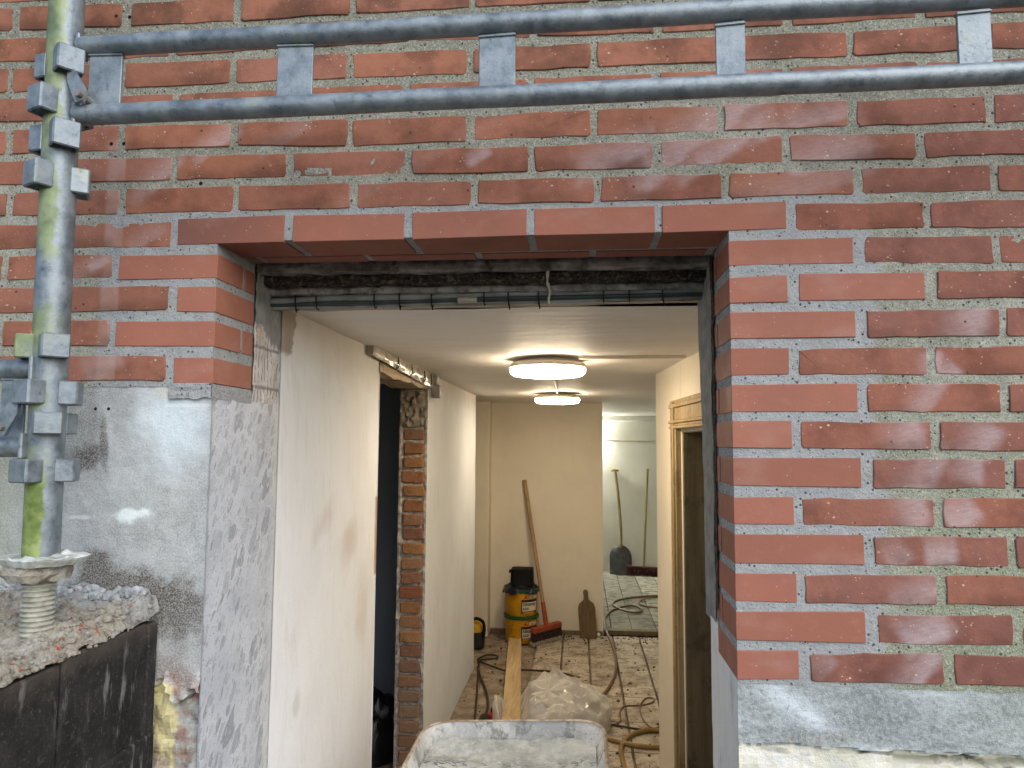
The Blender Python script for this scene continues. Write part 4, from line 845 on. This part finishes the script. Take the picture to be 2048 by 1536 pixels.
# ------------------------------------------------------------------ buckets, tub and bag at the partition
def bucket(cx, cy, z0, rot, label, upper):
    t = thing('bucket', (cx, cy, z0), label, 'bucket', 'stacked yellow buckets'); t.rotation_euler = (0, 0, 0)
    rb, rt, h_ = .121, .131, .200
    mb = MB(); mb.lathe([(rb - .004, 0), (rb, .006), (rt - .003, h_ - .02), (rt - .002, h_ - .012)], 48, (cx, cy, z0)); mb.build('bucket_body', M['yellow'], t, True)
    mb = MB(); mb.lathe([(rt - .003, h_ - .024), (rt + .005, h_ - .022), (rt + .006, h_ - .004), (rt + .001, h_), (rt - .02, h_ - .004)], 48, (cx, cy, z0)); mb.build('lid', M['green'], t, True)
    rad = lambda z: rb + (rt - rb) * z / h_ + .0008
    def wrap(x, z, dr=0.0):      # label coordinate: metres along the bucket's skin, from its centre line
        a = rot + x / .128; r_ = rad(z) + dr; return (cx + r_ * math.sin(a), cy - r_ * math.cos(a), z0 + z)
    def patch(name, mat, x0, x1, za, zb, dr):
        q = MB(); q.grid(lambda u, v: wrap(x0 + (x1 - x0) * u, za + (zb - za) * v, dr), 14, 3); q.build(name, mat, t)
    patch('label_border', M['ink'], -.030, .118, .022, .128, .0004); patch('label_panel', M['paper'], -.022, .110, .042, .110, .0008); patch('label_foot', M['yellow'], -.020, .090, .024, .036, .0008)
    patch('label_tag', M['paper'], .036, .110, .138, .160, .0004)
    q = MB(); q.add([wrap(-.012, .138, .0006), wrap(.020, .138, .0006), wrap(.004, .162, .0006)], [(0, 1, 2)]); q.build('red_triangle', M['redink'], t)
    for txt, x, z, sz in (('Sikatop', -.019, .084, .034), ('650', -.018, .052, .028), ('Sika', .046, .143, .014)):
        cu = bpy.data.curves.new('lettering', 'FONT'); cu.body = txt; cu.size = sz; cu.resolution_u = 2; cu.offset = sz * .03
        ob = bpy.data.objects.new('lettering', cu); COL.objects.link(ob); bpy.context.view_layer.update()
        me = ob.evaluated_get(bpy.context.evaluated_depsgraph_get()).to_mesh(); vs_ = [wrap(x + q.co.x * 1.15, z + q.co.y, .0014) for q in me.vertices]; fs = [tuple(p.vertices) for p in me.polygons]
        bpy.data.objects.remove(ob); q = MB(); q.add(vs_, fs); q.build('lettering', M['ink'], t)
    mb = MB(); mb.tube([wrap(-.19 + .2 * k / 8, h_ - .035 - .03 * math.sin(k / 8 * math.pi) * .3, .004) for k in range(9)][:3], .003, 6); mb.build('handle_lug', M['yellow'], t, True)
    return t
BX, BY = .367, 4.245
bucket(BX, BY, .004, .30, 'lower yellow bucket with green lid, standing on the floor by the partition', False)
bucket(BX, BY, .178 + .026, .30, 'upper yellow bucket stacked on the other, draped with dark blue plastic', True)
mb = MB()
def drape(u, v):
    a = u * 2 * math.pi; r_ = .04 + .105 * v + (.012 * math.sin(a * 5) + .014 * fbm(math.cos(a), math.sin(a), 0, 2.2, 3)) * v
    z = .405 + .055 * (1 - v) ** 1.5 - max(0, v - .84) * (.18 + .16 * max(0, math.sin(a - .6))) + .012 * fbm(math.cos(a) * 2, math.sin(a) * 2, v * 3, 1.5, 3)
    return (BX + r_ * math.cos(a) * 1.03, BY + r_ * math.sin(a), z)
mb.grid(drape, 80, 16); tag(mb.build('plastic_sack', M['bluebag'], None, True), 'crumpled dark blue plastic sack draped over the upper yellow bucket', 'sack')
tb = thing('mortar_tub', (BX, BY, .46), 'small black tub turned over on the draped yellow bucket', 'tub')
mb = MB()
def tubp(sx, sy, z, n=28):
    return [(BX + .005 + math.copysign(abs(math.cos(a)) ** .35, math.cos(a)) * sx, BY + math.copysign(abs(math.sin(a)) ** .35, math.sin(a)) * sy, z) for a in [2 * math.pi * k / n for k in range(n)]]
rings = [tubp(.094, .085, .432), tubp(.090, .082, .436), tubp(.086, .078, .54), tubp(.084, .076, .548), tubp(.07, .06, .551)]
n = 28; mb.add([p for r_ in rings for p in r_], [(i * n + j, i * n + (j + 1) % n, (i + 1) * n + (j + 1) % n, (i + 1) * n + j) for i in range(4) for j in range(n)] + [tuple(4 * n + j for j in range(n))])
mb.build('tub_body', M['black'], tb, True)
mb = MB(); mb.box(BX - .098, BX - .084, BY - .02, BY + .02, .512, .535, .003); mb.build('tub_grip', M['black'], tb)

# ------------------------------------------------------------------ push broom with orange socket
def stick(mb, a, b, r0, r1, n=12, k=6):
    a, b = Vector(a), Vector(b); mb.tube([a.lerp(b, i / k) for i in range(k + 1)], [r0 + (r1 - r0) * i / k for i in range(k + 1)], n)
HC = Vector((.563, 4.19, .13)); HT = Vector((.372, 4.425, 1.222)); sk = HC.lerp(HT, .155)
br = thing('push_broom', (HC.x, HC.y, 0), 'push broom with orange head and wooden pole leaning on the partition', 'broom', 'brooms')
mb = MB(); stick(mb, HC.lerp(HT, .12), HT, .0135, .0175); mb.build('broom_handle', M['handle'], br, True)
mb = MB(); stick(mb, HC, sk, .0195, .0165); mb.build('socket', M['orange'], br, True)
hd = math.atan2(.17, .145)
def head(th, name_b, c, ang, L, h0, h1, zb, mat, tilt=0.0, w_=.05):
    m_ = Matrix.Translation(c) @ Matrix.Rotation(ang, 4, 'Z') @ Matrix.Rotation(tilt, 4, 'Y')
    q = MB(); q.box(-L / 2, L / 2, -w_ / 2, w_ / 2, -.020, .020, .005, m_); q.build('broom_head', mat, th); return m_
m_ = head(br, 'x', Vector((.563, 4.185, .118)), hd * .95, .30, 0, 0, 0, M['orange'], R(-1))
def bristles(th, m_, L, w_, ln, mat, mat2, nx=34, ny=5, name='bristles'):
    a, b = MB(), MB(); rn = random.Random(5)
    for i in range(nx):
        for j in range(ny):
            x = -L / 2 + L * (i + .5) / nx; y = -w_ / 2 + w_ * (j + .5) / ny; sx = x + rn.uniform(-.006, .006) + x * .07; sy = y * 1.5 + rn.uniform(-.006, .006); l_ = ln * rn.uniform(.9, 1.05)
            p0 = m_ @ Vector((x, y, -.018)); p1 = m_ @ Vector((x + (sx - x) * .6, y + (sy - y) * .6, -.018 - l_ * .68)); p2 = m_ @ Vector((sx, sy, -.018 - l_))
            a.tube([p0, p1], [.0036, .0040], 5, False)
            b.tube([p1, p2], [.0040, .0032], 5)
    for q, mt, nm in ((a, mat, name), (b, mat2, name + '_tips')):
        o = q.build(nm, mt, th); o['kind'] = 'stuff'
bristles(br, m_, .29, .045, .095, M['bristle'], M['dusty'])

# wooden hand board leaning on the partition
out = [(-.062, 0), (.062, 0), (.064, .03), (.068, .20), (.066, .235), (.055, .262), (.030, .280), (.020, .292), (.018, .325), (.021, .345), (.014, .362), (0, .367), (-.014, .362), (-.021, .345), (-.018, .325), (-.020, .292), (-.030, .280), (-.055, .262), (-.066, .235), (-.068, .20), (-.064, .03)]
mb = MB(); mb.prism(out, .02, Matrix.Translation((.885, 4.335, .006)) @ Matrix.Rotation(R(-3.5), 4, 'Y') @ Matrix.Rotation(R(-12), 4, 'X'))
tag(mb.build('hand_board', M['hawk'], None), 'brown bottle-shaped wooden hand board leaning on the partition', 'board')
mb = MB(); mb.lathe([(.001, .006), (.013, .010), (.015, .022), (.008, .033), (.001, .035)], 12, (.965, 4.40, 0)); tag(mb.build('bottle_cap', M['white'], None, True), 'tiny white cap on the floor beside the wooden hand board', 'cap')

# yellow and black machine half hidden by the left wall
vc = thing('power_tool', (.03, 4.02, 0), 'yellow and black power tool half hidden behind the left hall wall', 'power tool')
mb = MB(); mb.lathe([(.055, .0), (.07, .01), (.072, .10), (.066, .12)], 24, (.04, 4.02, 0)); mb.build('tool_base', M['blackrub'], vc, True)
mb = MB(); mb.lathe([(.060, .118), (.062, .15), (.050, .185), (.02, .20), (.001, .202)], 24, (.035, 4.02, 0)); mb.build('tool_cover', M['brush_y'], vc, True)
mb = MB(); mb.tube(smooth_path([(.00, 3.98, .19), (.05, 3.97, .222), (.100, 3.975, .20), (.112, 3.98, .15), (.105, 3.98, .09)], 5), .012, 10); mb.build('tool_grip', M['black'], vc, True)

# ------------------------------------------------------------------ shovel and broom on the far wall
sv = thing('shovel', (1.30, 7.05, 0), 'shovel with T grip and dark worn blade leaning on the far wall', 'shovel')
mb = MB()
def blade(u, v):
    z = .01 + .315 * v; hw = .128 * (1 if v < .55 else math.sqrt(max(0.02, 1 - ((v - .55) / .46) ** 2.2)))
    x = (u - .5) * 2; return (1.300 + x * hw, 7.05 + .10 * v + .028 * x * x - .018, z)
mb.grid(blade, 16, 20); mb.grid(lambda u, v: tuple(Vector(blade(u, v)) + Vector((0, .004, 0))), 16, 20); mb.build('blade', M['blade'], sv, True)
mb = MB(); stick(mb, (1.302, 7.115, .20), (1.305, 7.145, .34), .020, .019); mb.build('socket', M['blade'], sv, True)
mb = MB(); mb.tube(smooth_path([(1.304, 7.13, .30), (1.307, 7.165, .50), (1.285, 7.195, .85), (1.247, 7.222, 1.195)], 5), .0165, 10); mb.build('shaft', M['handle2'], sv, True)
mb = MB(); mb.tube([(1.200, 7.222, 1.197), (1.244, 7.224, 1.205), (1.290, 7.222, 1.199)], [.015, .018, .015], 10); mb.build('grip', M['handle2'], sv, True)
b2 = thing('push_broom', (1.57, 7.05, 0), 'wide dark red push broom with thin pole leaning on the far wall', 'broom', 'brooms')
mb = MB(); stick(mb, (1.560, 7.06, .10), (1.632, 7.225, 1.22), .014, .0135); mb.build('broom_handle', M['handle2'], b2, True)
m2 = head(b2, 'x', Vector((1.570, 7.03, .086)), R(-3), .40, 0, 0, 0, M['redbristle'], R(2.5), .06)
bristles(b2, m2, .40, .055, .066, M['redbristle'], M['redbristle'], 44, 4)

# ------------------------------------------------------------------ plank, plastic bag, hoses and cords on the floor
mb = MB(); a = Vector((.470, 2.30, .075)); b = Vector((.322, 4.20, .030)); dv = (b - a); yaw = math.atan2(-dv.x, dv.y); pit = math.asin(dv.z / dv.length)
mb.box(-.049, .049, 0, dv.length, -.012, .012, .0015, Matrix.Translation(a) @ Matrix.Rotation(yaw, 4, 'Z') @ Matrix.Rotation(pit, 4, 'X'))
tag(mb.build('timber_plank', M['plank'], None), 'raw timber plank lying from the wheelbarrow towards the yellow buckets', 'plank')
def bag_shape(u, v):
    a_ = u * 2 * math.pi; f = v * math.pi / 2
    rx, ry = .325 * (1 + .08 * math.sin(3 * a_ + .6)), .30 * (1 + .08 * math.sin(2 * a_ + 1))
    x = .645 + rx * math.cos(a_) * math.cos(f) ** .6; y = 2.62 + ry * math.sin(a_) * math.cos(f) ** .6
    z = .205 * math.sin(f) ** .75 * (1 - .15 * (x - .5)) + .05 * fbm(x, y, 5, 3.6, 2) * min(1, v * 3)
    d_ = abs(x - (.470 - (y - 2.30) * .078))
    if d_ < .12: z = min(z, .040 + max(0, d_ - .052) * 3.2)
    return Vector((x, y, max(.004, z)))
NU, NV = 30, 11; rb_ = random.Random(11)
cg = []
for j in range(NV + 1):
    row_ = []
    for i in range(NU):
        p = bag_shape(i / NU, j / NV); k = min(1, j / 2) * (0 if j == NV else 1)
        d_ = abs(p.x - (.470 - (p.y - 2.30) * .078)); k *= .35 if d_ < .10 else 1
        s_ = 1 if (i + (j // 2)) % 2 else -1
        row_.append(p + Vector((rb_.uniform(-.018, .018), rb_.uniform(-.018, .018), (.013 * s_ * rb_.uniform(.2, 1.6) + rb_.uniform(-.012, .012)))) * k)
    cg.append(row_)
mb = MB()
knot = Vector((.675, 2.80, .285))
for j in range(2, NV):
    for i in range(NU):
        q = cg[j][i]; d = (q - knot).xy.length
        if d < .17: cg[j][i] = q.lerp(knot, .75 * (1 - d / .17)) + Vector((0, 0, .012 * (1 if i % 2 else -1)))
for j in range(NV):
    for i in range(NU):
        a_, b_, c_q, d_q = cg[j][i], cg[j][(i + 1) % NU], cg[j + 1][(i + 1) % NU], cg[j + 1][i]
        S_ = 4
        mb.grid(lambda u, v: tuple((a_ * (1 - u) + b_ * u) * (1 - v) + (d_q * (1 - u) + c_q * u) * v + Vector((0, 0, .003 * fbm(*((a_ * (1 - u) + b_ * u) * (1 - v) + (d_q * (1 - u) + c_q * u) * v), 14, 2)))), S_, S_)
bm = bmesh.new(); me_ = bpy.data.meshes.new('plastic_bag'); me_.from_pydata(mb.v, [], mb.f); bm.from_mesh(me_)
bmesh.ops.remove_doubles(bm, verts=bm.verts, dist=.0004)
for _k in range(2): bmesh.ops.smooth_vert(bm, verts=bm.verts, factor=.5, use_axis_x=True, use_axis_y=True, use_axis_z=True)
bm.verts.ensure_lookup_table(); mb = MB(); mb.add([tuple(q.co) for q in bm.verts], [tuple(q.index for q in f.verts) for f in bm.faces]); bm.free(); bpy.data.meshes.remove(me_)
bo = tag(mb.build('plastic_bag', M['poly'], None, True), 'crumpled see-through plastic bag on the tiles behind the wheelbarrow', 'bag'); bo.data.set_sharp_from_angle(angle=R(14))
mb = MB(); 
def inner(u, v):
    p = bag_shape(u, v); return (.645 + (p[0] - .645) * .86, 2.62 + (p[1] - 2.62) * .86, max(.002, p[2] * .80 - .012))
mb.grid(inner, 60, 22); tag(mb.build('bag_filling', plain('grey_packing_film', (.50, .47, .43), .6, 0, .35, 7, .4, 14), None, True), 'greyish crumpled film packed inside the clear bag', 'film')
def hose(name, pts, r_, mat, label, cat, lift=0.0):
    P = [(x, y, r_ + .004 + (q[0] if q else 0)) for x, y, *q in pts]
    q = MB(); q.tube(smooth_path(P, 8), r_, 8); return tag(q.build(name, mat, None, True), label, cat)
hose('air_hose', [(1.667, 5.933), (1.439, 5.859), (1.209, 5.698), (1.131, 5.478), (1.211, 5.271), (1.335, 5.192), (1.382, 5.330), (1.297, 5.458), (1.130, 5.280), (1.042, 4.977), (1.028, 4.613), (1.060, 4.161), (1.070, 3.795), (1.047, 3.473), (0.993, 3.204), (0.922, 2.969), (0.873, 2.810), (0.830, 2.698)], .010, M['hose'], 'long brown hose looping out of the far room towards the clear bag', 'hose')
hose('hose_loop', [(1.718, 5.761), (1.602, 5.879), (1.455, 5.772), (1.382, 5.591), (1.435, 5.455), (1.602, 5.396), (1.673, 5.424)], .009, M['hose'], 'brown hose loop on the far room floor under the dark red broom', 'hose')
hose('ochre_hose', [(0.906, 2.470), (0.974, 2.441), (1.071, 2.392), (1.164, 2.373), (1.277, 2.397), (1.327, 2.492), (1.281, 2.568), (1.185, 2.583), (1.097, 2.528), (1.038, 2.424), (1.017, 2.312), (1.024, 2.127), (1.051, 1.940)], .0125, M['hose_y'], 'thick ochre hose looping beside the wheelbarrow near the right door', 'hose')
hose('thin_cord', [(0.944, 2.608), (1.000, 2.655), (1.038, 2.714), (1.042, 2.836), (1.077, 2.931), (1.173, 2.958), (1.242, 3.013), (1.252, 3.079), (1.210, 3.074), (1.167, 2.957), (1.159, 2.791), (1.182, 2.668), (1.216, 2.632), (1.291, 2.707)], .0045, M['hose'], 'thin brown cord curling in a loop over the tiles by the right wall', 'cord')
hose('straight_cable', [(0.914, 2.679), (1.031, 2.638), (1.160, 2.599), (1.299, 2.563)], .0055, M['cord'], 'black cable crossing the tiles straight towards the right wall', 'cable')
hose('looped_cable', [(0.243, 2.633), (0.131, 3.576), (0.109, 3.707), (0.160, 3.806), (0.230, 3.791), (0.230, 3.732), (0.163, 3.702), (0.119, 3.663), (0.227, 3.555), (0.328, 3.472), (0.435, 3.505), (0.620, 3.495), (0.753, 3.439), (0.779, 3.364), (0.748, 3.304), (0.675, 3.295)], .0065, M['cord'], 'dark power cord looping on the floor under the plank', 'cord')
hose('extension_lead', [(0.129, 3.522), (0.187, 3.297), (0.251, 3.059), (0.286, 2.858), (0.289, 2.709), (0.267, 2.601), (0.318, 2.593), (0.335, 2.671), (0.361, 2.646)], .007, M['cord'], 'dark extension lead by the left wall ending in a red plug', 'cord')
pg = thing('red_plug', (.345, 2.62, 0), 'red plug with black cap lying left of the plank', 'plug')
mb = MB(); mb.lathe([(.001, .004), (.028, .006), (.034, .03), (.030, .055), (.018, .062)], 18, (.350, 2.62, 0)); mb.build('plug_body', M['plug'], pg, True)
mb = MB(); mb.lathe([(.014, .060), (.016, .066), (.012, .085), (.004, .088)], 14, (.346, 2.62, 0)); mb.build('plug_cap', M['black'], pg, True)
mb = MB()
for k in range(6): mb.tube(smooth_path([(.262 + .012 * k, 2.60 + .03 * math.sin(k), .01 + .005 * k), (.285 + .01 * k, 2.66, .03), (.32, 2.62 + .01 * k, .02 + .004 * k)], 4), .006, 6)
tag(mb.build('cord_tangle', M['cord'], None, True), 'small tangle of dark cord beside the red plug', 'cord')
# crumbs of rubble on the floor
mb = MB()
for k in range(420):
    x = random.uniform(.13, 1.5); y = random.uniform(2.1, 4.42)
    if random.random() < .35: y = 4.43 - abs(random.gauss(0, .12))
    r_ = random.choice((.003, .004, .005, .008)) * random.uniform(.7, 1.4); stone(mb, x, y, .006, r_)
tag(mb.build('floor_crumbs', plain('dark_crumbs', (.10, .078, .055), .95, 0, .5, 40), None), 'dark crumbs of rubble strewn over the hall floor', 'rubble', None, 'stuff')
# black sack in the side room
mb = MB(); mb.grid(lambda u, v: (-.30 + .26 * math.cos(u * 6.283) * math.cos(v * 1.57) ** .8 * (1 + .12 * fbm(math.cos(u * 6.283), math.sin(u * 6.283), v, 2, 3)), 2.2 + .2 * math.sin(u * 6.283) * math.cos(v * 1.57) ** .8, max(.002, .30 * math.sin(v * 1.57) + .05 * fbm(math.cos(u * 6.283), math.sin(u * 6.283), v * 2, 2.5, 4) * min(1, 4 * v))), 60, 20)
tag(mb.build('black_sack', plain('black_sack_film', (.012, .013, .017), .3, 0, .4, 20, .5, 30), None, True), 'shiny black sack on the floor of the dim side room', 'sack')

# ------------------------------------------------------------------ wheelbarrow in the doorway
WZ = .622
wbr = thing('wheelbarrow', (.61, .45, 0), 'mortar-smeared wheelbarrow with drying concrete in its tray in the doorway', 'wheelbarrow')
def rr(x0, x1, y0, y1, r_, z, n=8):
    pts = []
    for cx, cy, a0 in ((x1 - r_, y1 - r_, 0), (x0 + r_, y1 - r_, 90), (x0 + r_, y0 + r_, 180), (x1 - r_, y0 + r_, 270)):
        for k in range(n + 1):
            a = R(a0 + 90 * k / n); zz = z + (.026 * ((cx + r_ * math.cos(a)) - .33) / .55 if z > .5 else 0); pts.append((cx + r_ * math.cos(a), cy + r_ * math.sin(a), zz))
    return pts
def loft(mb, rings, cap=True):
    n_ = len(rings[0]); mb.add([p for r_ in rings for p in r_], [(i * n_ + j, i * n_ + (j + 1) % n_, (i + 1) * n_ + (j + 1) % n_, (i + 1) * n_ + j) for i in range(len(rings) - 1) for j in range(n_)] + ([tuple((len(rings) - 1) * n_ + j for j in range(n_))] if cap else []))
T0, T1 = .318, .892; YF, YN = 1.02, .16
mb = MB(); loft(mb, [rr(T0 + .006, T1 - .006, YN + .006, YF - .006, .085, WZ - .012), rr(T0 - .002, T1 + .002, YN - .002, YF + .002, .09, WZ - .008), rr(T0 - .003, T1 + .003, YN - .003, YF + .003, .09, WZ), rr(T0 + .003, T1 - .003, YN + .003, YF - .003, .088, WZ + .005), rr(T0 + .009, T1 - .009, YN + .009, YF - .009, .086, WZ + .001)], False); mb.build('tray_rim', M['trayrim'], wbr, True)
mb = MB(); loft(mb, [rr(T0 + .008, T1 - .008, YN + .008, YF - .008, .086, WZ), rr(T0 + .022, T1 - .022, YN + .02, YF - .03, .08, WZ - .035), rr(T0 + .038, T1 - .038, YN + .04, YF - .055, .075, WZ - .075), rr(T0 + .08, T1 - .08, YN + .1, YF - .12, .08, WZ - .20), rr(T0 + .10, T1 - .10, YN + .13, YF - .16, .08, WZ - .21)]); mb.build('tray', M['traymetal'], wbr, True)
mb = MB(); mb.grid(lambda u, v: (T0 + .030 + (T1 - T0 - .060) * u, YN + .05 + (YF - YN - .095) * v, WZ + .020 * u - .044 + .012 * fbm(u * 4, v * 5, 0, 1.4, 4) - .02 * math.exp(-((u - .5) ** 2 + (v - .6) ** 2) * 9) + .012 * (v > .9) * (v - .9) / .1), 60, 70); mb.build('concrete_fill', M['residue'], wbr, True)
mb = MB()
for sx in (.40, .81):
    mb.tube(smooth_path([(.605, 1.12, .21), (sx, .98, .33), (sx, .55, .385), (sx + (.0), .1, .42), (sx + (.05 if sx > .6 else -.05), -.28, .60)], 5), .016, 10)
mb.build('frame', M['galv'], wbr, True)
for sx in (.395, .815):
    mb = MB(); mb.tube(smooth_path([(sx, .62, .38), (sx, .36, .0 + .016), (sx, .20, .016), (sx, .12, .40)], 4), .013, 8); mb.build('leg', M['galv'], wbr, True)
    mb = MB(); mb.tube([(sx + (.045 if sx > .6 else -.045), -.22, .57), (sx + (.055 if sx > .6 else -.055), -.32, .625)], .019, 10); mb.build('grip', M['blackrub'], wbr, True)
wm_ = Matrix.Translation((.605, 1.06, .20)) @ Matrix.Rotation(R(90), 4, 'Y')
mb = MB(); mb.lathe([(.13, -.035), (.17, -.04), (.196, -.025), (.20, 0), (.196, .025), (.17, .04), (.13, .035)], 36, (0, 0, 0), False, False); mb.v = [tuple(wm_ @ Vector(q)) for q in mb.v]; wh = mb.build('wheel', M['blackrub'], wbr, True)
mb = MB(); mb.lathe([(.02, -.05), (.03, -.03), (.12, -.02), (.132, -.034), (.132, .034), (.12, .02), (.03, .03), (.02, .05)], 28); mb.v = [tuple(wm_ @ Vector(q)) for q in mb.v]; mb.build('rim', M['yellow'], wh, True)
